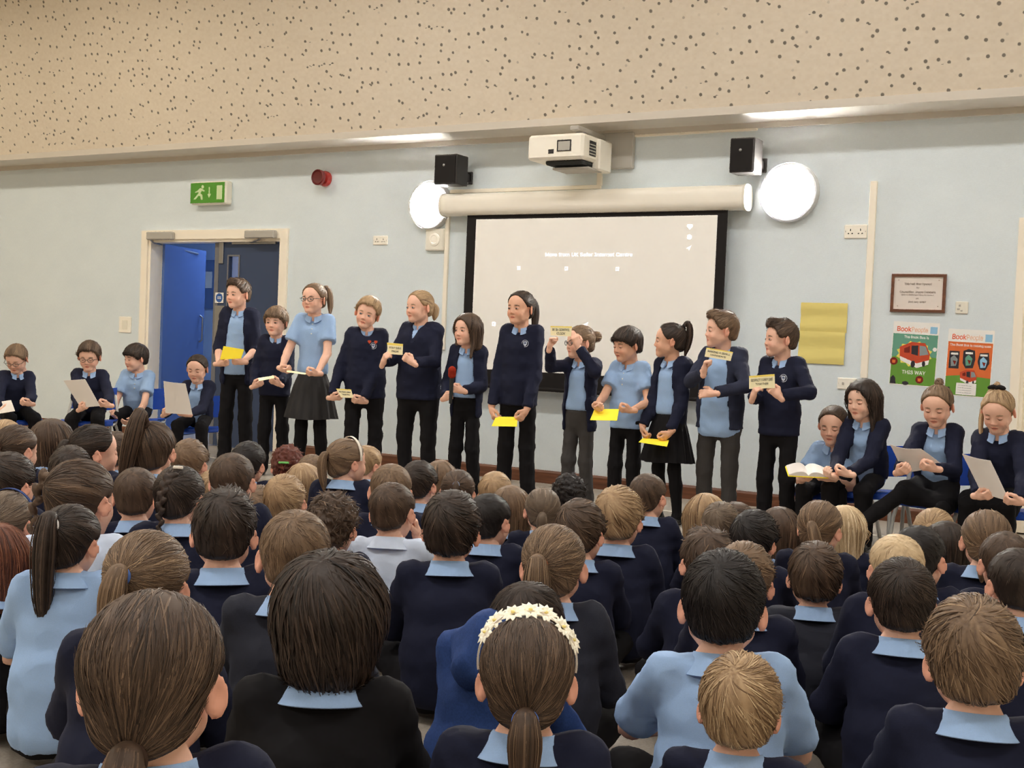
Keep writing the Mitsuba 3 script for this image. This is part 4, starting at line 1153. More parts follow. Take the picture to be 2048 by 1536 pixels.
    hem = z_hip - (.055 if seat is None else .02) * g
    def torso(F, ex, hemz, k=.045):
        F.ecap(chest, waist, (bx * 1.0 + ex, by + ex), (bx * .93 + ex, by * 1.0 + ex), (1, 0, 0), k=k)
        F.ecap(waist, hipc + [0, 0, -.05 if seat is None else 0], (bx * .93 + ex, by + ex), (bx * 1.03 + ex, by * 1.08 + ex), (1, 0, 0), k=k)
        F.cone(sh[0] + [.006, 0, 0], sh[1] - [.006, 0, 0], .043 * g + ex * .8, .043 * g + ex * .8, k=.055)
        return F
    def sleeve(F, ex, frac, flare=0):
        for S, E, Wp, *_ in arms:
            if frac <= 1:
                F.capped(S, S + (E - S) * frac, .046 * g + ex, .045 * g + ex + flare, k=.02)
            else:
                F.cone(S, E, .042 * g + ex, .037 * g + ex, k=.02)
                F.capped(E, E + (Wp - E) * (frac - 1), .037 * g + ex, .031 * g + ex, k=.012)
        return F
    def neck_cut(F, r=.050, vee=0):
        F.cone(N + [0, .004, .026], N + [0, -.01, .20], r * hs, (r + .04) * hs, k=.01, op='s')
        F.ell(N + [0, -.045, -.010], (.040, .06, .034), k=.015, op='s')
        if vee:
            F.cone(N + [0, -.10, -.0], N + [0, -.15, -vee], .050, .006, k=.01, op='s')
        return F
    polo_sleeve = .66
    hem = z_hip - hem_drop * g
    shirt_only = top_wear == 'polo'
    F = torso(Field(), .004 if tuck or top_wear in ('jumper', 'vneck') else .013, hem)
    if shirt_only:
        sleeve(F, .007, polo_sleeve, .010)
    neck_cut(F, .047)
    shz = (hem + .04 if top_wear in ('jumper', 'vneck') else hem) if not tuck else z_hip + .050
    F.cut(lambda P: shz - P[..., 2], k=.004)
    m = folds(F.mesh(.0125), .003 if tuck or top_wear in ('jumper', 'vneck') else .008, 16, seed)
    shirt_mat = 'polo_blue'
    obj('polo_shirt', (tf(B, m[0]), m[1]), shirt_mat, key, smooth=True)
    Fs = F
    cm = B @ mat(rot('x', 8), N + [0, .002, -.012], hs * 1.0)
    obj('collar', COLLAR, shirt_mat, key, smooth=35, M=cm)
    if shirt_only:
        yb = [front_y(F, 0, N[2] - .07 - .035 * k) for k in range(3)]
        vs = []
        for k in range(3):
            mm = trimesh.creation.icosphere(1, .0045); vs.append((np.array(mm.vertices) * [1, .4, 1] + [0, yb[k] - .001, N[2] - .07 - .035 * k], np.array(mm.faces)))
        obj('button', (tf(B, join(*vs)[0]), join(*vs)[1]), 'white_plastic', key, smooth=True)
    if over:
        G = torso(Field(), .018 if top_wear in ('jumper', 'vneck') else .022, hem)
        frac = 1.90 if sleeves == 'long' else 1.25
        sleeve(G, .006, frac)
        neck_cut(G, .052, .16 if top_wear == 'vneck' else 0)
        hz = (z_hip - (.055 if seat is None else .02) * g) - (.035 if top_wear == 'cardigan' and seat is None else 0)
        if top_wear in ('cardigan', 'hoodie'):
            w0 = .045 if top_wear == 'cardigan' else .055
            def open_front(P, w0=w0):
                wz = w0 + .035 * np.clip((zN - .02 - P[..., 2]) / .35, -1, 1)
                return np.where(P[..., 1] < waist[1] * .5 - .01, np.where(np.abs(P[..., 2] - (zN - .2)) < .42, wz - np.abs(P[..., 0] + .0), -1.), -1.)
            def cutter(P):
                # arms crossing the front are kept
                d = open_front(P)
                for S, E, Wp, *_ in arms:
                    for A_, B_ in ((S, E), (E, Wp)):
                        ba = B_ - A_; t = np.clip((P - A_) @ ba / (ba @ ba), 0, 1)
                        d = np.minimum(d, np.linalg.norm(P - A_ - t[..., None] * ba, axis=-1) - .058 * g)
                return d
            G.cut(cutter, k=.006)
        G.cut(lambda P: hz - P[..., 2], k=.006)
        m = folds(G.mesh(.0125), .011, 14, seed + 3)
        obj({'vneck': 'jumper'}.get(top_wear, top_wear), (tf(B, m[0]), m[1]), top_mat, key, smooth=True)
        if hood or top_wear == 'hoodie':
            Hd = Field().cone(N + [-.07, .03, -.01], N + [.0, .085, -.035], .030, .036, k=.02).cone(N + [.07, .03, -.01], N + [.0, .085, -.035], .030, .036, k=.02)
            mm = folds(Hd.mesh(.010), .01, 20, seed)
            obj('hood', (tf(B, mm[0]), mm[1]), top_mat, key, smooth=True)
        if badge:
            bz = zN - .115; bxx = .055
            make_badge(key, B, bxx, front_y(G, bxx, bz) - .0025, bz)
        Fs = G
    # trousers, skirt, tights, shoes
    ex = .010
    if bottom == 'trousers':
        F = Field()
        F.ecap(waist, hipc + [0, 0, -.03], (bx * .93 + (.016 if tuck else 0), by * .97 + (.024 if tuck else 0)), (bx * .97, by * 1.0), (1, 0, 0), k=.03)
        for hip, kn, an in legs:
            F.cone(hip, kn, .063 * b * g, .053 * g, k=.025); F.cone(kn, an + [0, -.004, -.012], .053 * g, .050 * g, k=.02)
        zt = z_hip + .06
        F.cut(lambda P: P[..., 2] - zt, k=.004); 
        if seat is None:
            F.cut(lambda P: .028 - P[..., 2], k=.004)
        m = folds(F.mesh(.015), .012, 13, seed + 5)
        obj('trousers', (tf(B, m[0]), m[1]), bottom_mat, key, smooth=True)
    else:
        F = Field()
        for hip, kn, an in legs:
            F.cone(hip, kn, .056 * b * g, .045 * g, k=.02); F.cone(kn, kn + (an - kn) * .35 + [0, .008, 0], .045 * g, .045 * g, k=.015); F.cone(kn + (an - kn) * .35 + [0, .008, 0], an, .045 * g, .031 * g, k=.015); F.cone(an, an + [0, -.07, -.03], .028, .022, k=.02)
        m = F.mesh(.014)
        obj('tights', (tf(B, m[0]), m[1]), 'black_tights', key, smooth=True)
        if seat is None:
            n, rows = 120, 14; a = np.linspace(0, 2 * np.pi, n, endpoint=False); u = np.linspace(0, 1, rows)
            z0, z1 = z_hip + .075, .315 * H
            pl = np.sin(a * 16) * .5 + .5
            rings = []
            for t in u:
                rx = bx * (.90 + .16 * min(t * 3, 1)) + .075 * t * g + (pl * .016 * t); ry = by * (1.02 + .14 * min(t * 3, 1)) + .075 * t * g + (pl * .016 * t)
                rings.append(np.stack([np.cos(a) * rx, np.sin(a) * ry + waist[1], np.full(n, z0 + (z1 - z0) * t) + .004 * np.sin(a * 3 + seed) * t], 1))
            for t in u[::-1]:
                r = rings[int(round(t * (rows - 1)))]; c = r.mean(0); rings.append(c + (r - c) * [.965, .965, 1])
            V = np.vstack(rings); fs = []
            for i in range(2 * rows):
                j = (i + 1) % (2 * rows)
                k = np.arange(n); k2 = (k + 1) % n
                fs += [np.stack([i * n + k, j * n + k, j * n + k2], 1), np.stack([i * n + k, j * n + k2, i * n + k2], 1)]
            obj('skirt', (tf(B, V), np.vstack(fs)), bottom_mat, key, smooth=40)
        else:
            F = Field().ecap(waist, hipc, (bx * .96, by * 1.05), (bx * 1.06, by * 1.2), (1, 0, 0), k=.04)
            for hip, kn, an in legs:
                F.cone(hip, hip + (kn - hip) * .82, .072 * g, .066 * g, k=.05)
            kk = [hip + (kn - hip) * .8 for hip, kn, an in legs]; F.cone(kk[0], kk[1], .050, .050, k=.05)
            m = folds(F.mesh(.015), .012, 13, seed + 5)
            obj('skirt', (tf(B, m[0]), m[1]), bottom_mat, key, smooth=True)
    for hip, kn, an in legs:
        put('shoe', SHOE_SHAPE, key, M=B @ mat(t=(an[0], an[1] - .005, 0 if seat is None or not knees else max(an[2] - .07, 0)), s=g))
    return dict(key=key, seat=seat, H=H, B=B, Mh=Mh, arms=arms, Y=Y, R=R, hs=hs)

def make_badge(key, B, x, y, z):
    """The school crest: a pale shield in a thin ring, a darker device on it."""
    t = np.linspace(0, 2 * np.pi, 25)[:-1]
    from shapely.geometry import Polygon, Point
    sh = Polygon([(-.013, .014), (.013, .014), (.013, -.002), (.008, -.012), (0, -.018), (-.008, -.012), (-.013, -.002)])
    ring = Point(0, 0).buffer(.0235, 24).difference(Point(0, 0).buffer(.0205, 24))
    dev = Polygon([(-.006, .009), (.006, .009), (.0, -.009)]).union(Polygon([(-.010, -.001), (.010, -.001), (.010, .003), (-.010, .003)]))
    RX = np.array([[1, 0, 0], [0, 0, -1], [0, 1, 0]], float)   # drawn upright, facing -y
    pa = obj('badge', extrude(sh, .0018), 'badge_pale', key, smooth=False, M=B @ mat(RX, (x, y, z)))
    obj('ring', extrude(ring, .0016), 'badge_pale', pa, smooth=False, M=B @ mat(RX, (x, y, z)))
    obj('emblem', extrude(dev, .0024), 'badge_blue', pa, smooth=False, M=B @ mat(RX, (x, y, z)))
# ---------------------------------------------------------------- chairs, the children on the stage and what they hold
SHOE_SHAPE = mikit.ply(tm(SHOE), 'shoe_black', smooth=True)
def PONY(z=.07, y=.105, out=.035, drop=.20, x=0., dx=0., r=.028, up=0.):
    return dict(tie=(x, y, z), tail=[(x + dx * .2, y + out, z + up), (x + dx * .6, y + out * 1.15, z - drop * .35), (x + dx * .9, y + out * .8, z - drop * .7), (x + dx, y + out * .55, z - drop)], tail_r=r)

def chair(cx, cy, deg, seat, label):
    """A stacking school chair: one-piece blue shell on a tubular frame; its front looks to -y before the turn."""
    k = thing('school_chair', label, 'chair', 'blue school chairs')
    M = mat(rot('z', deg), (cx, cy, 0)); w = .20
    n = 13; u = np.linspace(-1, 1, n)
    prof = [(-.21, seat - .025), (-.195, seat - .004), (-.15, seat + .004), (.0, seat - .008), (.11, seat - .002)]
    bprof = [(.165, seat + .07), (.178, seat + .12), (.190, seat + .18), (.200, seat + .235), (.203, seat + .25)]
    def shell(prof, wf, th):
        fr_, bk = [], []
        for y, z in prof:
            for t in u:
                fr_.append((t * w * wf, y + .014 * t * t, z + .012 * t * t)); bk.append((t * w * wf, y + .014 * t * t + th[0], z + .012 * t * t + th[1]))
        m = len(prof); F_ = []
        def idx(i, j, o):
            return o * m * n + i * n + j
        for i in range(m - 1):
            for j in range(n - 1):
                for o in (0, 1):
                    q = [idx(i, j, o), idx(i, j + 1, o), idx(i + 1, j + 1, o), idx(i + 1, j, o)]
                    F_ += [[q[0], q[1], q[2]], [q[0], q[2], q[3]]] if o == 0 else [[q[0], q[2], q[1]], [q[0], q[3], q[2]]]
        rim = [(0, j) for j in range(n)] + [(i, n - 1) for i in range(1, m)] + [(m - 1, j) for j in range(n - 2, -1, -1)] + [(i, 0) for i in range(m - 2, 0, -1)]
        for (a, b) in zip(rim, rim[1:] + rim[:1]):
            F_ += [[idx(*a, 0), idx(*a, 1), idx(*b, 1)], [idx(*a, 0), idx(*b, 1), idx(*b, 0)]]
        return np.array(fr_ + bk), np.array(F_)
    obj('seat', shell(prof, 1, (0, -.009)), 'chair_blue', k, smooth=35, M=M)
    obj('backrest', shell(bprof, .88, (.009, 0)), 'chair_blue', k, smooth=35, M=M)
    for s in (-1, 1):
        obj('leg', tube([(s * .185, -.16, seat - .035), (s * .20, -.175, seat - .10), (s * .215, -.215, .0)], .0115, 8), 'painted_steel', k, smooth=True, M=M)
        obj('leg', tube([(s * .185, .10, seat - .035), (s * .20, .14, seat - .10), (s * .215, .22, .0)], .0115, 8), 'painted_steel', k, smooth=True, M=M)
        obj('side_rail', tube([(s * .185, -.17, seat - .03), (s * .187, .10, seat - .026), (s * .19, .165, seat + .06), (s * .165, .205, seat + .20)], .0115, 8), 'painted_steel', k, smooth=True, M=M)
    obj('cross_bar', tube([(-.185, -.10, seat - .03), (.185, -.10, seat - .03)], .010, 8), 'painted_steel', k, smooth=True, M=M)

IN_ = lambda s, up=.25, fw=-.45: (-s * 1.0, fw, up)
def two_hands(l, r, kl='hold', kr='hold', dl=(.8, -.45, .35), dr=(-.8, -.45, .35), pl=(.35, .55, .75), pr=(-.35, .55, .75)):
    return [(l, kl, dl, pl), (r, kr, dr, pr)]
YR = 6.90
K = {}
K['s1'] = stage_kid('boy with brown quiff and open dark cardigan, standing before the blue doors', 479, 556, YR + .05, -18, -28, 2, 0, 'brown', 'quiff', {}, 0, .92, 'cardigan', hands=two_hands((449, 727, .21), (470, 724, .20), dl=(.9, -.25, .1), dr=(-.9, -.3, .0), pl=(.1, .9, .5), pr=(0, .9, .5)), sleeves='short', seed=1, hem_drop=.01)
K['s2'] = stage_kid('short fair-haired boy in navy jumper between quiff boy and standing girl with glasses', 554, 611, YR + .02, -10, -14, 3, 0, 'lightbrown', 'fringe', {}, 0, .95, 'jumper', hands=two_hands((519, 768, .20), (545, 763, .20)), seed=2)
K['s3'] = stage_kid('tall girl with glasses, fair ponytail, pale blue polo shirt and grey pleated skirt', 631, 566, YR, -14, -20, 0, 0, 'lightbrown', 'pulled', PONY(.085, .10, .035, .20, .02, .05, .026), 0, .86, 'polo', 'skirt', 'skirt_grey', hands=two_hands((572, 742, .30), (619, 747, .24), dl=(.7, -.5, -.2), dr=(-.9, -.4, .0)), specs=True, seed=3, tuck=True, tie_col='tie_brown', eyes='blue')
K['s4'] = stage_kid('blond boy in navy jumper with red pins, his head tilted, holding a card low', 745, 592, YR - .02, -4, -8, 4, 14, 'blond', 'thick', {}, 0, 1.12, 'jumper', hands=two_hands((676, 796, .18), (711, 802, .20), dl=(.8, -.45, .05), dr=(-.8, -.45, .05)), badge=True, seed=4, eyes='blue')
K['s5'] = stage_kid('tall fair-haired girl with low ponytail in navy V-neck jumper holding a card at chest height', 842, 580, YR - .05, -30, -22, 2, 0, 'blond', 'pulled', PONY(.01, .105, .03, .10, .0, .02, .026), 0, 1.22, 'vneck', hands=two_hands((771, 713, .34), (811, 716, .32), dl=(.5, -.3, .8), dr=(-.75, -.3, .5), pl=(.5, .8, .1), pr=(-.3, .9, .2)), seed=5, tie_col='tie_brown', eyes='blue')
K['s6'] = stage_kid('girl with long brown hair in navy cardigan speaking into a red-topped microphone', 938, 625, YR - .02, -18, -26, 1, 0, 'brown', 'long', dict(long=.20, front=.19), 0, .84, 'cardigan', 'trousers', 'black_tights', hands=two_hands((897, 793, .20), (909, 778, .22), 'fist', 'fist', dl=(.7, -.6, .3), dr=(-.75, -.55, .2), pl=(.5, .6, .2), pr=(-.5, .7, .2)), seed=6, tuck=True)
K['s7'] = stage_kid('tall dark ponytailed girl in badged navy jumper, lowered yellow card before the screen', 1045, 581, YR - .03, -16, -22, 0, 0, 'darkbrown', 'pulled', PONY(.05, .105, .035, .21, .0, .03, .028), 3, .92, 'jumper', hands=two_hands((987, 834, .13), (1042, 836, .15), dl=(.35, -.35, -.8), dr=(-.45, -.35, -.8), pl=(.7, .5, .1), pr=(-.7, .5, .1)), badge=True, seed=7, tie_col='tie_black')
K['s8'] = stage_kid('fair girl with bun, cardigan and grey trousers, raising a card beside her face', 1164, 650, YR - .02, -28, -34, 2, 0, 'lightbrown', 'pulled', dict(tie=(0, .105, .045), bun=((0, .128, .042), .036)), 0, .88, 'cardigan', 'trousers', 'grey_cloth', hands=two_hands((1103, 677, .34), (1150, 676, .20), 'fist', 'hold', dl=(.25, -.1, 1), dr=(-.35, -.1, .9), pl=(.9, .1, -.2), pr=(-.3, .9, .1)), seed=8, tuck=True, poles=[(-.5, -.4, -.9), (.8, -.2, -.9)], specs=True)
K['s9'] = stage_kid('dark-haired boy in pale blue polo shirt looking down over a yellow card', 1254, 651, YR - .02, -28, -24, 9, 0, 'darkbrown', 'fringe', {}, 3, .92, 'polo', hands=two_hands((1195, 818, .30), (1245, 820, .24), dl=(.6, -.6, -.2), dr=(-.8, -.5, .0)), seed=9, hem_drop=.05, eyes='down')
K['s10'] = stage_kid('girl in profile with high dark ponytail, open cardigan, skirt and tights, yellow card held low', 1345, 645, YR - .04, -38, -48, 0, 0, 'darkbrown', 'pulled', PONY(.095, .085, .040, .20, .0, .0, .022, .02), 3, .88, 'cardigan', 'skirt', 'black_cloth', hands=two_hands((1288, 872, .12), (1326, 878, .16), dl=(.5, -.3, -.8), dr=(-.6, -.4, -.7)), seed=10, tuck=True, tie_col='tie_black')
K['s11'] = stage_kid('boy in grey-navy hooded top over a long polo shirt holding a card below his chin', 1448, 620, YR - .04, -24, -48, 0, 0, 'lightbrown', 'quiff', {}, 0, 1.10, 'hoodie', 'trousers', 'grey_cloth', 'navy_fade', hands=two_hands((1411, 724, .30), (1408, 787, .27), 'fist', 'rest', dl=(.2, -.15, 1), dr=(-1, -.1, -.05), pl=(.9, .3, -.1), pr=(0, .9, -.3)), seed=11, hem_drop=.11, poles=[(-.6, -.3, -.9), (.9, .0, -.5)])
K['s12'] = stage_kid('brown-haired boy in badged navy jumper, last of the standing row towards the posters', 1567, 637, YR - .02, -26, -42, 0, 0, 'brown', 'quiff', {}, 0, .98, 'jumper', hands=two_hands((1511, 779, .30), (1543, 779, .29), dl=(.4, -.3, .8), dr=(-.6, -.35, .6), pl=(.5, .8, .0), pr=(-.3, .9, .1)), badge=True, seed=12, poles=[None, (.9, .3, -.4)])

# seated
YS_ = 7.10
SEAT = .37
YL = 6.35
kn = lambda a=.09, b=.10, f=-.32, z=.03: [(-a, f, z), (b, f, z)]
K['l1'] = stage_kid('boy with glasses bent over papers, first of the four seated beside the doorway', 28, 690, YL, 12, -38, 30, 0, 'lightbrown', 'short', {}, 0, 1.05, 'jumper', hands=two_hands((18, 818, .22), (48, 815, .20), dl=(.9, -.3, .2), dr=(-.9, -.3, .1)), seat='auto', eyes='down', specs=True, seed=21, lean=.10, knees=kn())
K['l2'] = stage_kid('seated boy with glasses and navy jumper reading a large white sheet', 178, 681, YL + .15, -8, -6, 16, 0, 'brown', 'thick', {}, 0, .95, 'jumper', hands=two_hands((170, 820, .30), (205, 820, .24), dl=(.5, -.5, .3), dr=(-.9, -.4, .1)), seat='auto', eyes='down', specs=True, seed=22, lean=.08, knees=kn())
K['l3'] = stage_kid('seated boy in pale blue polo shirt looking away, hands on his lap', 271, 686, YS_, -16, -44, 8, 0, 'darkbrown', 'fringe', {}, 0, .95, 'polo', hands=two_hands((226, 832, .28), (255, 846, .28), 'rest', 'rest', dl=(.2, -.7, -.4), dr=(-.7, -.6, -.2)), seat='auto', eyes='down', seed=23, lean=.06, knees=kn())
K['l4'] = stage_kid('small dark-haired girl in cardigan seated by the open door, reading a large white sheet', 394, 709, YS_ + .05, -14, -6, 14, 0, 'darkbrown', 'pulled', PONY(.04, .10, .03, .10), 0, .85, 'cardigan', hands=two_hands((335, 825, .34), (360, 828, .30), dl=(.5, -.5, .3), dr=(-.9, -.4, .1)), seat='auto', eyes='down', seed=24, lean=.06, knees=kn())
K['r1'] = stage_kid('small girl in pale blue polo shirt seated beside the last standing boy', 1667, 811, YS_ - .10, -16, 0, 14, 0, 'brown', 'pulled', PONY(.03, .10, .03, .10), 0, .80, 'polo', hands=two_hands((1612, 957, .32), (1640, 955, .30), dl=(.6, -.6, .1), dr=(-.8, -.5, .1)), seat='auto', eyes='down', seed=25, lean=.08, knees=kn())
K['r2'] = stage_kid('girl with long loose dark hair in cardigan, seated and holding the open book', 1726, 757, YS_ - .15, -20, -14, 10, 0, 'darkbrown', 'long', dict(long=.24, front=.22), 2, .90, 'cardigan', hands=two_hands((1655, 950, .38), (1676, 945, .32), dl=(-.2, -.8, .2), dr=(-.9, -.3, .1)), seat='auto', eyes='down', seed=26, lean=.08, knees=kn())
K['r3'] = stage_kid('seated girl with topknot and cardigan reading a sheet, one leg stretched out', 1874, 771, YS_ - .20, -8, -6, 20, 0, 'lightbrown', 'pulled', dict(tie=(0, .06, .105), bun=((0, .065, .125), .022), ), 0, .86, 'cardigan', 'skirt', 'black_cloth', hands=two_hands((1808, 942, .36), (1850, 935, .30), dl=(.5, -.6, .2), dr=(-.8, -.5, .1)), seat='auto', eyes='down', seed=27, lean=.08, knees=[(-.14, -.30, .05), (.08, -.28, -.01), (-.42, -.50, .09), (.04, -.34, .06)])
K['r4'] = stage_kid('seated blond girl with black bow and navy hooded top, reading a long sheet', 1994, 782, YS_ - .25, -12, -4, 26, 0, 'blond', 'pulled', dict(tie=(-.01, .05, .115), tail=[(-.03, .08, .125), (-.085, .035, .02), (-.095, -.03, -.10), (-.09, -.05, -.20)], tail_r=.016), 0, .92, 'jumper', 'skirt', 'black_cloth', hands=two_hands((1972, 993, .36), (2018, 1004, .36), dl=(.8, -.5, .1), dr=(-.8, -.5, .0)), seat='auto', eyes='down', seed=28, lean=.10, knees=kn(.10, .10, -.30, .04), hood=True)
def bow(kd, p):
    M = kd['Mh'] @ mat(t=p); F = Field()
    for s in (-1, 1):
        F.ell((s * .026, 0, .006), (.026, .012, .013), rot('y', s * 18), k=.006)
    F.ell((0, 0, 0), (.010, .012, .010), k=.006)
    m = F.mesh(.0045); obj('bow', m, 'tie_black', kd['key'], smooth=True, M=M)
bow(K['r4'], (-.01, .045, .128)); bow(K['l4'], (0, .115, .045)) if False else None
for nm, d, lab in (('l1', .02, 'blue school chair under the first seated boy'), ('l2', .02, 'blue school chair whose back shows between the two seated boys with glasses'), ('l3', .02, 'blue school chair under the seated boy in polo shirt'), ('l4', .02, 'blue school chair with bare frame corner beside the open door'),
                   ('r1', .02, 'blue school chair under the small girl sharing a book'), ('r2', .02, 'blue school chair under the girl with long dark hair'), ('r3', .02, 'blue school chair under the girl with the topknot'), ('r4', .02, 'blue school chair under the girl with the black bow')):
    kd = K[nm]; p = tf(kd['B'], (0, .075 + d, 0)); chair(p[0], p[1], math.degrees(math.atan2(kd['R'][1, 0], kd['R'][0, 0])), kd['seat'], lab)
# red pins on the jumper of the blond boy
def pins(kd):
    for x in (.026, .074):
        P0 = tf(kd['B'], (x, -.135, 0)); 
    B = kd['B']; z = kd['Mh'][2, 3] - .128 * kd['hs'] - .075
    for x in (.028, .072):
        g = Point(-.005, .004).buffer(.008).union(Point(.005, .004).buffer(.008)).union(Polygon([(-.0125, .002), (.0125, .002), (0, -.014)]))
        RX = np.array([[1, 0, 0], [0, 0, -1], [0, 1, 0]], float)
        obj('pin', extrude(g, .004), 'poster_red', kd['key'], smooth=False, M=B @ mat(RX, (x, pin_y, z)))
pin_y = -.118
pins(K['s4'])

# cards and sheets: corners at pixels, on a plane some way in front of the holder
def card(name, label, cat, px, Y, mat_, th=.0016, curl=0., lines=None, group=None, edge=None, Y2=None):
    """px: top-left, top-right, bottom-right, bottom-left."""
    Ys = [Y, Y, Y2 or Y, Y2 or Y]
    c = np.array([at(*p, yy) for p, yy in zip(px, Ys)])
    n, m = 12, 12; u, v_ = np.meshgrid(np.linspace(0, 1, n), np.linspace(0, 1, m), indexing='ij')
    def S(u, v_):
        u, v_ = np.asarray(u)[..., None], np.asarray(v_)[..., None]
        p = c[0] * (1 - u) * (1 - v_) + c[1] * u * (1 - v_) + c[2] * u * v_ + c[3] * (1 - u) * v_
        return p + N * (curl * np.sin(np.pi * u) * (1 - .5 * v_) + curl * .6 * (v_ - .5) ** 2)
    N = unit(np.cross(c[1] - c[0], c[3] - c[0])); N = N if N[1] < 0 else -N
    Fp = S(u, v_).reshape(-1, 3); Bk = Fp - N * th; i = (np.arange(n - 1)[:, None] * m + np.arange(m - 1)[None]).ravel()
    f1 = np.vstack([np.stack([i, i + 1, i + m + 1], 1), np.stack([i, i + m + 1, i + m], 1)])
    rim = [a * m for a in range(n)] + [(n - 1) * m + b for b in range(1, m)] + [a * m + m - 1 for a in range(n - 2, -1, -1)] + list(range(m - 2, 0, -1))
    e = []
    for a, b in zip(rim, rim[1:] + rim[:1]):
        e += [[a, a + n * m, b + n * m], [a, b + n * m, b]]
    key = key_for(name)
    scene[key] = mikit.ply(tm((np.vstack([Fp, Bk]), np.vstack([f1, f1[:, ::-1] + n * m, np.array(e)]))), mat_, smooth=30)
    tagkey(key, label, cat, group)
    if lines:
        for s, v0, hh, ww in lines:
            t = meshkit.text_mesh(s, 1.0, .05, True); q = np.array(t.vertices); W_ = q[:, 0].max()
            uu = .5 + (q[:, 0] / W_ - .5) * ww; vv = v0 - (q[:, 1] - .5) * hh
            obj('lettering', (S(uu, vv) + N * (.0004 + .0006 * (q[:, 2] > .02))[:, None], np.array(t.faces)), 'ink', key, smooth=False)
    if edge:
        q = np.array([[0, 0], [1, 0], [1, edge], [0, edge]]); P4 = S(q[:, 0], q[:, 1])
        obj('band', (np.vstack([P4 + N * .0008, P4 + N * .0002]), np.array([[0, 2, 1], [0, 3, 2], [4, 5, 6], [4, 6, 7], [0, 1, 5], [0, 5, 4], [2, 3, 7], [2, 7, 6]])), 'card_edge', key, smooth=False)
    return key
YC = 'yellow_stock'
card('yellow_card', 'bright yellow card held against the cardigan of the boy before the blue doors', 'card', ((447, 692), (488, 699), (482, 717), (440, 719)), YR - .20, YC, group='yellow cards')
card('yellow_card', 'yellow card held low by the tall dark ponytailed girl', 'card', ((992, 833), (1035, 834), (1034, 853), (983, 852)), YR - .16, YC, Y2=YR - .26, group='yellow cards')
card('yellow_card', 'yellow card held by the boy in polo shirt', 'card', ((1189, 818), (1238, 818), (1234, 841), (1180, 840)), YR - .26, YC, Y2=YR - .36, group='yellow cards')
card('yellow_card', 'yellow card held low by the girl in profile', 'card', ((1286, 876), (1338, 880), (1334, 893), (1277, 884)), YR - .17, YC, Y2=YR - .30, group='yellow cards')
card('small_card', 'small card seen edge on in the hands of the short fair boy', 'card', ((516, 756), (548, 751), (549, 756), (518, 762)), YR - .23, 'card_paper', Y2=YR - .30)
card('small_card', 'thin card seen edge on between the hands of the girl with glasses', 'card', ((574, 740), (612, 746), (611, 749), (573, 744)), YR - .30, 'card_paper', Y2=YR - .34)
card('message_card', 'pale card held low by the blond boy with red pins', 'card', ((672, 777), (702, 779), (707, 796), (682, 795)), YR - .24, 'card_paper', lines=[('BE KIND AND', .35, .16, .8), ('THOUGHTFUL', .65, .16, .6)], edge=.12)
card('message_card', 'pale card held at chest height by the tall fair girl', 'card', ((774, 685), (806, 688), (805, 710), (776, 708)), YR - .37, 'card_paper', lines=[('STAY SAFE', .42, .18, .8), ('ONLINE', .72, .16, .5)], edge=.2)
card('message_card', 'pale card raised in front of the screen by the girl with the bun', 'card', ((1101, 652), (1144, 653), (1142, 673), (1101, 671)), YR - .36, 'card_paper', lines=[('BE IN CONTROL', .36, .24, .84), ('CLICK', .74, .24, .42)], edge=.12)
card('message_card', 'pale card tilted under the chin of the boy in hooded top', 'card', ((1413, 695), (1466, 704), (1461, 722), (1409, 713)), YR - .32, 'card_paper', lines=[('MAKING A SMALL', .35, .22, .86), ('DIFFERENCE', .70, .18, .6)], edge=.12)
card('message_card', 'white card with printed lines held by the last boy of the standing row', 'card', ((1498, 752), (1549, 748), (1550, 776), (1498, 778)), YR - .32, 'card_paper', lines=[('RESPECT EVERYONE', .36, .20, .86), ('TOGETHER', .66, .16, .5)], edge=.14)
card('paper_sheet', 'white papers held low by the first seated boy beside the doorway', 'paper', ((-18, 806), (22, 800), (30, 822), (-12, 829)), YL - .22, 'paper', Y2=YL - .30)
card('paper_sheet', 'large white sheet read by the seated boy in navy jumper and glasses', 'paper', ((127, 761), (170, 758), (200, 812), (161, 815)), YL - .17, 'paper', Y2=YL - .12, curl=.006)
card('paper_sheet', 'large white sheet read by the small girl seated by the door', 'paper', ((327, 762), (371, 767), (385, 829), (331, 826)), YS_ - .38, 'paper', Y2=YS_ - .32, curl=.010)
card('paper_sheet', 'curling white sheet read by the girl with the topknot', 'paper', ((1780, 888), (1842, 897), (1886, 930), (1807, 945)), YS_ - .50, 'paper', Y2=YS_ - .42, curl=.02)
card('paper_sheet', 'long white sheet read by the girl with the black bow', 'paper', ((1924, 907), (1981, 921), (2019, 1002), (1962, 984)), YS_ - .66, 'paper', Y2=YS_ - .60, curl=.012)
# microphone
hp = at(905, 770, YR - .26); ht = at(904, 748, YR - .30); hb = at(901, 806, YR - .22)
k = thing('microphone', 'hand microphone with red foam top held by the long-haired girl', 'microphone')
d = unit(ht - hb)
obj('handle', tube([hb, hb + (ht - hb) * .5, ht], [.011, .013, .017], 14), 'foam_grey', k, smooth=40)
m = Field().cone(ht - d * .005, ht + d * .030, .026, .026, k=.01).mesh(.006); obj('foam_top', folds(m, .003, 90, 3), 'foam_red', k, smooth=True)
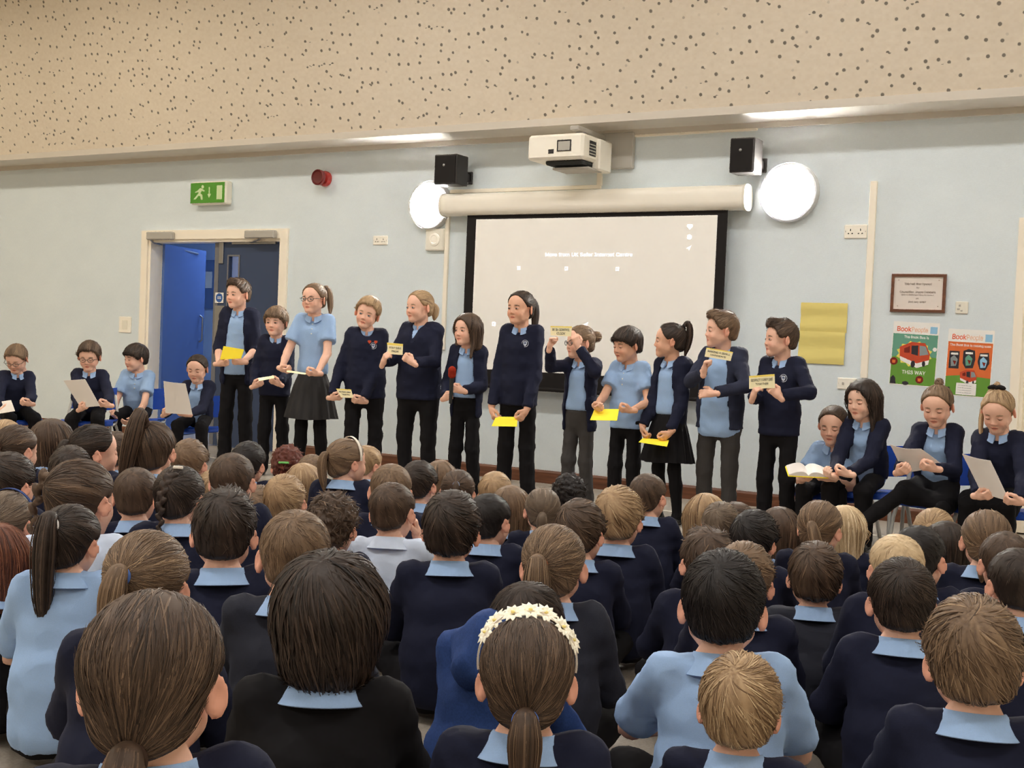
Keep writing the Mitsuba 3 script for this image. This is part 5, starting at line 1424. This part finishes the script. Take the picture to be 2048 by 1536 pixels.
# the open book shared by two girls
k = thing('open_book', 'open book with yellow cover shared by two seated girls', 'book')
c = at(1613, 945, YS_ - .48)
Mb = mat(rot('z', 25) @ rot('x', 14), c)
for s in (-1, 1):
    u = np.linspace(0, 1, 9)
    top = np.stack([s * u * .105, 0 * u, .010 + .020 * np.sin(np.pi * u ** .7)], 1); bot = top * [1, 1, 0] + [0, 0, .004]
    sec = np.vstack([top, bot[::-1]]); N_ = len(sec)
    v = np.vstack([sec + [0, -.075, 0], sec + [0, .075, 0]]); f = []
    for i in range(N_):
        j = (i + 1) % N_; f += [[i, j, j + N_], [i, j + N_, i + N_]]
    for i in range(1, N_ - 1):
        f += [[0, i + 1, i], [N_, N_ + i, N_ + i + 1]]
    f = np.array(f); f = f if s > 0 else f[:, ::-1]
    obj('pages', (v, f), 'paper', k, smooth=30, M=Mb)
    obj('cover', box((0, -.079, -.001), (s * .110, .079, .003)), YC, k, smooth=False, M=Mb)
# ---------------------------------------------------------------- the audience on the floor
def bentarm(F, S, E, Wp, r):
    F.cone(S, E, r[0], r[1], k=.02); F.cone(E, Wp, r[1], r[2], k=.015)
AUD_ARMS = [
    [((-.112, .0, .425), (-.168, -.11, .235), (-.05, -.235, .175)), ((.112, .0, .425), (.168, -.11, .235), (.05, -.235, .175))],
    [((-.112, .0, .425), (-.165, -.06, .225), (-.06, -.25, .20)), ((.112, .0, .425), (.178, -.09, .24), (.13, -.25, .16))],
    [((-.112, .0, .425), (-.18, -.05, .245), (-.16, -.22, .15)), ((.112, .0, .425), (.175, -.13, .25), (.05, -.25, .22))],
]
CH, WA, HI = np.array([0, .022, .33]), np.array([0, .062, .20]), np.array([0, .072, .105])
AUD = {}
def aud_body(pose, wear, chin=False):
    """Clothes and bare core of a cross-legged child, neck base at (0, 0, .46), cached by pose."""
    ck = (pose, wear)
    if ck in AUD:
        return AUD[ck]
    arms = [tuple(np.array(p, float) for p in a) for a in AUD_ARMS[pose]]
    N = np.array([0, 0, .46]); out = {}
    F = Field().cone(N - [0, -.005, .03], N + [0, .0, .04], .045, .043, k=.03)
    F.ecap(CH, WA, (.105, .065), (.10, .065), (1, 0, 0), k=.05).ecap(WA, HI, (.10, .065), (.11, .075), (1, 0, 0), k=.05).cone(arms[0][0], arms[1][0], .033, .033, k=.05)
    for a in arms:
        bentarm(F, *a, (.033, .028, .019))
    for s in (-1, 1):
        F.cone((s * .07, .05, .085), (s * .175, -.20, .12), .055, .042, k=.03).cone((s * .175, -.20, .12), (-s * .04, -.27, .055), .040, .028, k=.02)
    out['core'] = F.mesh(.020)
    if wear == 'polo':
        G = Field().ecap(CH, WA, (.132, .088), (.124, .088), (1, 0, 0), k=.05).ecap(WA, HI, (.124, .088), (.135, .10), (1, 0, 0), k=.05).cone(arms[0][0] * [.95, 1, 1], arms[1][0] * [.95, 1, 1], .045, .045, k=.06)
        for S, E, Wp in arms:
            G.cone(S, S + (E - S) * .72, .049, .056, k=.02)
    else:
        G = Field().ecap(CH, WA, (.140, .094), (.130, .094), (1, 0, 0), k=.05).ecap(WA, HI, (.130, .094), (.140, .105), (1, 0, 0), k=.05).cone(arms[0][0] * [.95, 1, 1], arms[1][0] * [.95, 1, 1], .050, .050, k=.06)
        for S, E, Wp in arms:
            G.cone(S, E, .052, .046, k=.02); G.cone(E, E + (Wp - E) * .86, .046, .038, k=.015)
    if wear == 'polo':
        G.cone(N + [0, .008, -.058], N + [0, .006, -.030], .066, .056, k=.05)
    G.cone(N + [0, .004, .030], N + [0, -.01, .20], .047, .09, k=.012, op='s').ell(N + [0, -.045, -.01], (.04, .05, .03), k=.015, op='s')
    G.cut(lambda P: .045 - P[..., 2], k=.006)
    out['top'] = folds(G.mesh(.0155), .015, 11, 31 + pose)
    Tq = Field().ecap(WA + [0, 0, -.03], HI, (.108, .070), (.120, .086), (1, 0, 0), k=.04)
    for s in (-1, 1):
        Tq.cone((s * .07, .05, .085), (s * .175, -.20, .12), .070, .056, k=.04).cone((s * .175, -.20, .12), (-s * .02, -.27, .055), .055, .046, k=.02)
    Tq.cut(lambda P: .004 - P[..., 2], k=.01)
    out['legs'] = folds(Tq.mesh(.023), .012, 11, 41 + pose)
    out['hands'] = [(Wp, unit(Wp - E)) for S, E, Wp in arms]
    out['shape'] = {}
    AUD[ck] = out
    return out
COLLAR_BACK = collar(.052, .050, .056, .060, .034, 12, 32)
COLLAR_SHAPE = None

AUDIENCE = []
def kid(label, px, top, w, turn=0, style='short', pal='brown', wear='jumper', col='navy_knit', pose=None, nod=0, roll=0, body_turn=None, tiec=None, extra=None, tone=0, size=None, shift=0, bs=(0, 0), lod=None, collar=True, **hk):
    flip = lambda p: (-p[0], p[1], p[2])   # seen from behind, the picture's left is the child's +x
    for q in ('tail', 'braid'):
        if hk.get(q) is not None:
            hk[q] = [flip(p) for p in hk[q]]
    if hk.get('tie') is not None:
        hk['tie'] = flip(hk['tie'])
    AUDIENCE.append(dict(label=label, px=px, top=top, w=w, turn=turn, style=style, pal=pal, wear=wear, col=col, pose=pose, nod=nod, roll=roll, body_turn=body_turn, tiec=tiec, extra=extra, tone=tone, size=size, shift=shift, bs=bs, lod=lod, collar=collar, hk=hk))

def head_width(a):
    st = STYLES[a['style']]
    return 2 * (.0765 + .0035 + st['side'] * (1 if not st.get('low') else 1.0)) + (.012 if a['style'] == 'long' else 0)

def place_audience():
    for i, a in enumerate(AUDIENCE):
        hw = head_width(a); best = None
        for s in np.linspace(.86, 1.06, 41):
            z = hw * s * FOCAL / a['w']; P = deep(a['px'], a['top'], z)
            want = .66 + (s - .93) * 1.1
            e = abs(P[2] - want) + (0 if P[2] > .5 else 1)
            if best is None or e < best[0]:
                best = (e, s, z, P)
        if best[3][2] < .50 and a['size'] is None:      # half hidden: the head is larger than what shows of it
            z = best[2] * (1.1 - .50) / (1.1 - best[3][2]); best = (0, .84, z, deep(a['px'], a['top'], z)); a['w'] = hw * .84 * FOCAL / z
        a['s'], a['z'], a['P'] = (best[1], best[2] + a['shift'], deep(a['px'], a['top'], best[2] + a['shift']))
    # nobody sits on anybody: slide apart along the lines of sight, keeping each head's size in the picture
    for it in range(160):
        for i, a in enumerate(AUDIENCE):
            for b in AUDIENCE[i + 1:]:
                d = b['P'][:2] - a['P'][:2]; L = np.linalg.norm(d); need = .37 * (a['s'] + b['s']) / 2
                if L < need:
                    k = .25 * (need - L) * (1 if b['z'] > a['z'] else -1)
                    for q, sg in ((a, -1), (b, 1)):
                        z2 = q['z'] + sg * k
                        s2 = z2 * q['w'] / (head_width(q) * FOCAL); P2 = deep(q['px'], q['top'], z2)
                        if .80 <= s2 <= 1.12 and .48 < P2[2] < .90 and P2[1] < 6.25:
                            q['z'], q['P'], q['s'] = z2, P2, s2
    return

def build_audience():
    for i, a in enumerate(AUDIENCE):
        rng = np.random.default_rng(500 + i)
        key = thing('person', a['label'], 'child')
        P, s = a['P'], a['s']; st = STYLES[a['style']]
        ry = math.degrees(math.atan2(-P[0], P[1]))
        nod = a['nod'] + rng.uniform(-3, 4)
        Rh = rot('z', ry + 180 - a['turn']) @ rot('x', nod) @ rot('y', a['roll'] + rng.uniform(-3, 3))
        hpos = P - Rh @ np.array([0, .014, .118 + st['t'] * .9]) * s
        Mh = mat(Rh, hpos, s)
        bt = a['body_turn'] if a['body_turn'] is not None else a['turn'] * .35 + rng.uniform(-8, 8)
        Rb = rot('z', ry + 180 - bt)
        neck = hpos + (Rh * .5 + Rb * .5) @ np.array([0, .034, -.100]) * s
        neck = neck + Rb @ np.array([-a['bs'][0], 0, 0]) * -1 + [0, 0, a['bs'][1]]
        pose = a['pose'] if a['pose'] is not None else int(rng.integers(3))
        A = aud_body(pose, a['wear'])
        sz = neck[2] / .46
        B = np.eye(4); B[:3, :3] = Rb @ np.diag([s * 1.02, s * 1.02, sz]); B[:3, 3] = [neck[0], neck[1], 0]
        lod = a['lod'] if a['lod'] is not None else (0 if a['w'] < 74 else 1 if a['w'] < 125 else 2)
        hm = head_mesh([.0085, .0068, .0050][lod])
        parts = [(tf(B, A['core'][0]), A['core'][1]), (tf(Mh, hm[0]), hm[1])]
        for j, (Wp, d) in enumerate(A['hands']):
            hv, hf = hand_at(np.zeros(3), d, (0, 0, -1), 1 if j == 0 else -1, 'rest', s, .0085)
            parts.append((tf(mat(Rb, tf(B, Wp)), hv), hf))
        if a['w'] < 125:
            parts = parts[:2] + [(p[0], p[1]) for p in parts[2:]]
        v, f, c = skinned(parts, Mh, TONES[a['tone']], PALETTE[a['pal']][0])
        obj('body', (v, f), 'skin', key, smooth=True, color=c)
        hk = dict(a['hk']); tiec = a['tiec']
        head_of(key, Mh, a['style'], a['pal'], TONES[a['tone']], lod=lod, seed=i % 4 if lod < 2 else i, tie_col=tiec, face=abs(a['turn']) > 30, **hk)
        sh = A['shape']
        for nm, part, m_ in (('polo_shirt' if a['wear'] == 'polo' else 'jumper', 'top', a['col']), ('trousers', 'legs', 'black_cloth')):
            if (part, m_) not in sh:
                sh[(part, m_)] = mikit.ply(tm(A[part]), m_, smooth=True)
            put(nm, sh[(part, m_)], key, M=B)
        if a['collar']:
            cc = a['col'] if a['wear'] == 'polo' else 'polo_blue'
            if cc not in CSH:
                CSH[cc] = mikit.ply(tm(COLLAR_BACK), cc, smooth=35)
            put('collar', CSH[cc], key, M=mat(Rb @ rot('x', 10), neck + [0, .002 * s, -.020 * s], s))
        if a['extra']:
            a['extra'](key, Mh, s, B, Rb)
CSH = {}

def headband(m_, y=-.01, wd=.012, th=.003):
    def f(key, M, s, B, Rb):
        t = np.radians(np.linspace(-100, 100, 40)); r0 = np.array([.0765 + .0145, .080 + .0155])
        C = np.stack([r0[0] * np.sin(t), y + .02 * np.cos(t) * 0 + 0 * t, .035 + r0[1] * np.cos(t)], 1)
        nrm = unit(np.stack([np.sin(t) / r0[0], 0 * t, np.cos(t) / r0[1]], 1)); sec = []
        for (a_, b_) in ((-wd / 2, 0), (wd / 2, 0), (wd / 2, th), (-wd / 2, th)):
            sec.append(C + nrm * b_ + np.array([0, 1, 0]) * a_)
        S_ = np.stack(sec, 1); n = len(t); V = S_.reshape(-1, 3); F_ = []
        for i in range(n - 1):
            for j in range(4):
                q = [i * 4 + j, i * 4 + (j + 1) % 4, i * 4 + 4 + (j + 1) % 4, i * 4 + 4 + j]; F_ += [[q[0], q[1], q[2]], [q[0], q[2], q[3]]]
        F_ += [[0, 2, 1], [0, 3, 2], [n * 4 - 4, n * 4 - 3, n * 4 - 2], [n * 4 - 4, n * 4 - 2, n * 4 - 1]]
        obj('headband', (V, np.array(F_)), m_, key, smooth=35, M=M)
    return f
def daisies(key, M, s, B, Rb):
    headband('band_white', -.012, .010, .004)(key, M, s, B, Rb)
    rng = np.random.default_rng(9)
    for ang in (-64, -44, -20, -2, 18, 42, 58):
        t = math.radians(ang); p = np.array([.0915 * math.sin(t), -.012 + rng.normal(0, .004), .035 + .097 * math.cos(t)]); n = unit([math.sin(t), .35, math.cos(t)])
        a_ = unit(np.cross(n, [0, 1, .1])); b_ = np.cross(n, a_); ms = []
        for k in range(11):
            ph = k * 2 * np.pi / 11 + rng.normal(0, .08); d = a_ * math.cos(ph) + b_ * math.sin(ph); sd = np.cross(n, d)
            L = .027 * rng.uniform(.85, 1.1); q = [p + d * .003, p + d * L * .55 + sd * .006 + n * .004, p + d * L + n * .003, p + d * L * .55 - sd * .006 + n * .004, p + d * L * .5 + n * .0055]
            q2 = [x - n * .0012 for x in q[:4]]
            ms.append((np.array(q + q2), np.array([[0, 1, 4], [1, 2, 4], [2, 3, 4], [3, 0, 4], [5, 8, 7], [5, 7, 6], [0, 5, 6], [0, 6, 1], [1, 6, 7], [1, 7, 2], [2, 7, 8], [2, 8, 3], [3, 8, 5], [3, 5, 0]])))
        fl = obj('daisy', join(*ms), 'petal', key, smooth=False, M=M)
        m = trimesh.creation.icosphere(1, .0042); obj('centre', (np.array(m.vertices) * [1, 1, .7] + p + n * .005, np.array(m.faces)), 'daisy_eye', fl, smooth=True, M=M)
def clip(m_, p, L=.03):
    def f(key, M, s, B, Rb):
        obj('hair_clip', box((-L, -.006, -.006), (L, .006, .006), .003), m_, key, smooth=False, M=M @ mat(t=p))
    return f
def hand_at_chin(key, M, s, B, Rb):
    S, E, W_ = np.array([-.115, 0, .42]), np.array([-.20, -.16, .32]), np.array([-.085, -.12, .47])
    F = Field(); bentarm(F, S, E, W_, (.034, .030, .022)); m = F.mesh(.009)
    hv, hf = hand_at(W_, (.15, .05, 1), (1, .2, 0), 1, 'fist', 1.0)
    v, f = unite(m, (hv, hf)); obj('forearm', (tf(B, v), f), 'skin', key, smooth=True, color=np.tile(TONES[0], (len(v), 1)))
def hood_down(m_):
    def f(key, M, s, B, Rb):
        H = Field().cone((-.08, .02, .455), (0, .085, .425), .035, .045, k=.03).cone((.08, .02, .455), (0, .085, .425), .035, .045, k=.03)
        H.ell((-.025, .012, .482), (.095, .085, .066), k=.03)
        m = folds(H.mesh(.011), .012, 16, 5); obj('hood', (tf(B, m[0]), m[1]), m_, key, smooth=True)
    return f
TAIL = lambda z, y=.105, dx=0., drop=.2, out=.03, up=0., r=.028, x=0.: PONY(z, y, out, drop, x, dx, r, up)

# far left, from the stage back to the camera
kid('fair-haired child at the picture edge, half hidden, nearest the seated boy with glasses', 10, 838, 62, 20, 'pulled', 'blond', tiec='tie_brown', **TAIL(.03))
kid('brown-haired girl with pulled-back hair and bare ear, row behind the fair child at the edge', 33, 849, 74, 45, 'pulled', 'brown', tiec='tie_brown', **TAIL(.02))
kid('girl with loose long brown hair in front of the seated boy reading a white sheet', 103, 837, 84, 35, 'long', 'brown', long=.20)
kid('girl whose face shows in profile, dark hair swept back, left of the high ponytail', 186, 848, 80, 75, 'pulled', 'darkbrown', tiec='tie_brown', **TAIL(.03))
kid('dark cropped head low before the girl in profile', 143, 890, 82, 5, 'short', 'darkbrown')
kid('brown head half hidden behind the girl with the high ponytail', 232, 862, 66, 10, 'short', 'brown', shift=.2)
kid('girl with a thick high brown ponytail below the seated boy in polo shirt', 305, 842, 88, 15, 'pulled', 'brown', tiec='tie_brown', **TAIL(.115, .06, -.06, .26, .05, .03, .034, -.02))
kid('boy with short light brown hair beside the bare chair frame', 380, 877, 70, 25, 'short', 'lightbrown')
kid('dark-haired head at the picture edge above the girl with the navy headband', 20, 903, 92, 40, 'short', 'darkbrown')
kid('girl in pale blue polo shirt with a thick French plait', 155, 917, 124, 35, 'pulled', 'brown', 'polo', 'polo_white', tie=(-.05, .085, .055), braid=[(-.06, .06, .085), (-.10, .055, .03), (-.125, .045, -.06), (-.135, .04, -.15), (-.135, .03, -.21)], body_turn=20)
kid('cropped brown-haired boy in navy jumper between the two plaited girls', 273, 934, 86, 12, 'crop', 'brown')
kid('girl with a dark plait and pale hair clip in navy cardigan', 360, 930, 96, 20, 'pulled', 'darkbrown', tie=(-.01, .09, .06), braid=[(-.005, .09, .09), (-.02, .112, .03), (-.025, .115, -.05), (-.02, .10, -.14)], extra=clip('band_white', (-.01, .06, .119), .018))
kid('girl with a navy headband at the picture edge', 10, 982, 98, 30, 'pulled', 'mousy', tiec='tie_brown', extra=headband('band_blue', -.012), **TAIL(.03))
kid('girl with a long dark ponytail in a white hair tie, pale blue polo shirt', 140, 1008, 112, 28, 'pulled', 'darkbrown', 'polo', 'polo_blue', tiec='tie_white', body_turn=15, **TAIL(.075, .10, -.005, .33, .028, .0, .038, -.01))
kid('girl with long auburn hair at the picture edge, near the camera', -8, 1046, 130, 10, 'long', 'auburn', long=.46, col='black_cloth')
kid('girl with a low brown ponytail in a blue hair tie', 298, 1060, 162, 17, 'pulled', 'lightbrown', tiec='tie_blue', **TAIL(.042, .108, -.012, .16, .03, .0, .027, -.02))
kid('largest brown smooth head at the bottom, nearest the camera', 300, 1184, 276, 15, 'pulled', 'brown', tiec='tie_brown', lod=2, **TAIL(-.055, .095, 0, .12))
# middle left
kid('spiky dark-haired boy with pale blue collar over navy jumper, ears showing', 452, 977, 124, 8, 'spiky', 'darkbrown')
kid('brown cropped head behind the spiky-haired boy, in front of the standing row', 462, 905, 86, 15, 'crop', 'brown')
kid('black-haired boy directly below the short standing boy with a card', 498, 882, 66, 25, 'short', 'black')
kid('auburn-haired child with a green and white hair clip', 576, 890, 62, 5, 'curly', 'red', extra=clip('clip_green', (.01, .128, .048), .030))
kid('small fair head peeping between the green clip and the white hairband', 625, 908, 50, 0, 'short', 'lightbrown')
kid('long-haired blond girl before the green-clipped child', 607, 926, 76, 5, 'long', 'blond', long=.17)
kid('sandy-haired boy with short hair below the long-haired blond girl', 567, 948, 82, 14, 'short', 'blond')
kid('girl with a white hairband and fair ponytail, face in profile, collar over navy jumper', 690, 876, 70, 55, 'pulled', 'lightbrown', tiec='tie_brown', extra=headband('band_white', -.02), **TAIL(.04, .105, -.01, .18, .03, 0, .024, -.01))
kid('blond cropped boy beside the girl with the white hairband', 735, 890, 56, 40, 'crop', 'blond')
kid('small sandy head tucked between the plaited girl and the cropped brown head', 431, 938, 62, 0, 'short', 'blond')
kid('light brown head half hidden behind the spiky-haired boy', 520, 970, 82, 15, 'short', 'lightbrown', shift=.2)
kid('curly brown-haired boy next to the boy in the pale shirt', 668, 984, 98, 18, 'curly', 'brown')
kid('boy with light buzz cut in dark jumper with a strip of blue collar', 594, 1018, 138, 6, 'crop', 'lightbrown', col='grey_navy', nod=6)
kid('child with tousled dark bob filling the bottom, second largest head', 668, 1102, 228, 0, 'bob', 'darkbrown', col='black_cloth', lod=2)
# middle
kid('brown-haired boy in pale shirt resting his chin on his hand', 783, 963, 88, 22, 'crop', 'brown', 'polo', 'polo_white', extra=hand_at_chin, body_turn=10)
kid('light brown head just above the boy resting his chin', 785, 927, 84, 6, 'crop', 'lightbrown', shift=.1)
kid('dark-haired boy in polo shirt beside the tallest standing girl', 838, 920, 70, 25, 'short', 'darkbrown', 'polo', 'polo_blue')
kid('light brown head right of the dark boy in polo shirt, below the microphone girl', 880, 920, 58, 0, 'long', 'lightbrown', long=.15)
kid('girl with a small pale blue bobble in brown hair', 918, 938, 68, 5, 'pulled', 'brown', tiec='tie_lightblue', **TAIL(.05, .105, .0, .08, .02, 0, .018))
kid('dark brown-haired boy with pale blue collar and wide navy back, in the centre', 908, 980, 116, 8, 'thick', 'darkbrown')
kid('black-haired boy in navy, right ear showing, beside the central boy', 976, 986, 82, 28, 'crop', 'black')
kid('sandy tousled head before the tallest standing girl', 990, 942, 68, 0, 'short', 'blond')
kid('girl with long straight light brown hair down her back, in the centre', 1022, 971, 82, 10, 'long', 'lightbrown', long=.30)
kid('girl with a low grey-brown ponytail beside the long-haired girl', 1088, 975, 70, 0, 'pulled', 'mousy', tiec='tie_brown', **TAIL(.0, .105, 0, .10, .02, 0, .026))
kid('black curly-haired child below the grey-trousered girl', 1140, 947, 68, 0, 'curly', 'black')
kid('brown tousled boy with a scrap of pale collar behind the orange hair tie', 1160, 997, 98, 20, 'thick', 'brown')
kid('blond boy with hair brushed to a crown, navy jumper', 1238, 971, 96, 16, 'thick', 'blond')
kid('boy with cropped brown hair and pale collar before the girl in profile', 1294, 946, 70, 24, 'crop', 'brown')
kid('girl with light brown ponytail in an orange hair tie', 1107, 1049, 126, 6, 'pulled', 'lightbrown', tiec='tie_orange', col='grey_navy', **TAIL(.03, .105, 0, .20, .03, 0, .036, -.03))
kid('dark-haired child in royal blue fleece, leaning over beside the daisy headband', 1098, 1176, 140, 25, 'short', 'darkbrown', col='fleece_blue', nod=22, roll=-26, extra=hood_down('fleece_blue'), body_turn=30, bs=(.02, .05), size=1, collar=False)
kid('girl with a headband of white daisies at the bottom', 1057, 1236, 188, 0, 'pulled', 'brown', tiec='tie_blue', extra=daisies, lod=2, **TAIL(-.035, .10, 0, .14, .03, 0, .03))
# right
kid('blond long-haired child below the boy in hooded top', 1413, 986, 68, 0, 'long', 'blond', long=.16)
kid('round brown head half over the blond long-haired child', 1443, 1003, 56, 5, 'short', 'mousy')
kid('brown head peeping between the round brown head and the black-haired boy', 1472, 1003, 50, 10, 'short', 'brown', shift=.1)
kid('boy with brown brushed-up hair and left ear showing, in navy', 1419, 1054, 102, -16, 'spiky', 'brown')
kid('black-haired boy with right ear showing, below the last standing boy', 1510, 1019, 90, 22, 'thick', 'black')
kid('girl with long straight brown hair, behind the black-haired boy', 1560, 1013, 70, 5, 'long', 'brown', long=.24)
kid('black-haired boy in pale blue shirt with both ears showing, near the camera', 1452, 1098, 164, 0, 'short', 'black', 'polo', 'polo_blue', lod=2)
kid('light brown tousled head mostly behind the near black-haired boy', 1494, 1083, 116, 10, 'short', 'lightbrown')
kid('brown-haired boy with white collar point and dark grey-navy jumper', 1636, 1082, 106, -4, 'thick', 'brown', col='grey_navy')
kid('girl with swept fair hair and low ponytail before the girl with long dark hair', 1642, 1000, 84, 20, 'pulled', 'lightbrown', tiec='tie_brown', **TAIL(.0, .10, .06, .14, .025, .02, .026))
kid('sandy head at the very bottom in front of the pale blue shirt', 1488, 1306, 160, 0, 'thick', 'blond', lod=2)
kid('pale blond child with shoulder-length hair by the stretched-out leg', 1690, 1010, 60, 25, 'long', 'paleblond', long=.14)
kid('blond child with a smooth round head under the girl with the topknot', 1872, 1016, 78, 10, 'pulled', 'blond', tiec='tie_brown', **TAIL(.05, .10, 0, .08, .02, 0, .02))
kid('dark short-haired boy between the platinum boy and the long-haired dark girl', 1838, 1050, 98, 18, 'crop', 'black')
kid('girl with long straight dark hair, in front of the stretched-out girl', 1897, 1042, 84, 8, 'long', 'darkbrown', long=.30)
kid('boy with very short platinum hair, left ear showing', 1796, 1068, 104, -12, 'crop', 'paleblond')
kid('dark brown-haired boy with pale collar and broad navy back, near the camera', 1808, 1115, 128, -10, 'short', 'darkbrown', lod=2)
kid('girl with fair low ponytail and white collar before the black bow girl', 1976, 1019, 94, -6, 'pulled', 'lightbrown', tiec='tie_black', **TAIL(-.01, .10, -.02, .12, .02, 0, .024))
kid('brown-haired boy at the picture edge behind the darker boy', 2012, 1062, 96, -12, 'crop', 'brown')
kid('dark-haired boy with pale blue collar at the picture edge', 2038, 1095, 110, -14, 'crop', 'darkbrown')
kid('near boy with swirling light brown hair at the bottom corner', 1948, 1190, 186, -10, 'thick', 'lightbrown', lod=2)
place_audience()
build_audience()
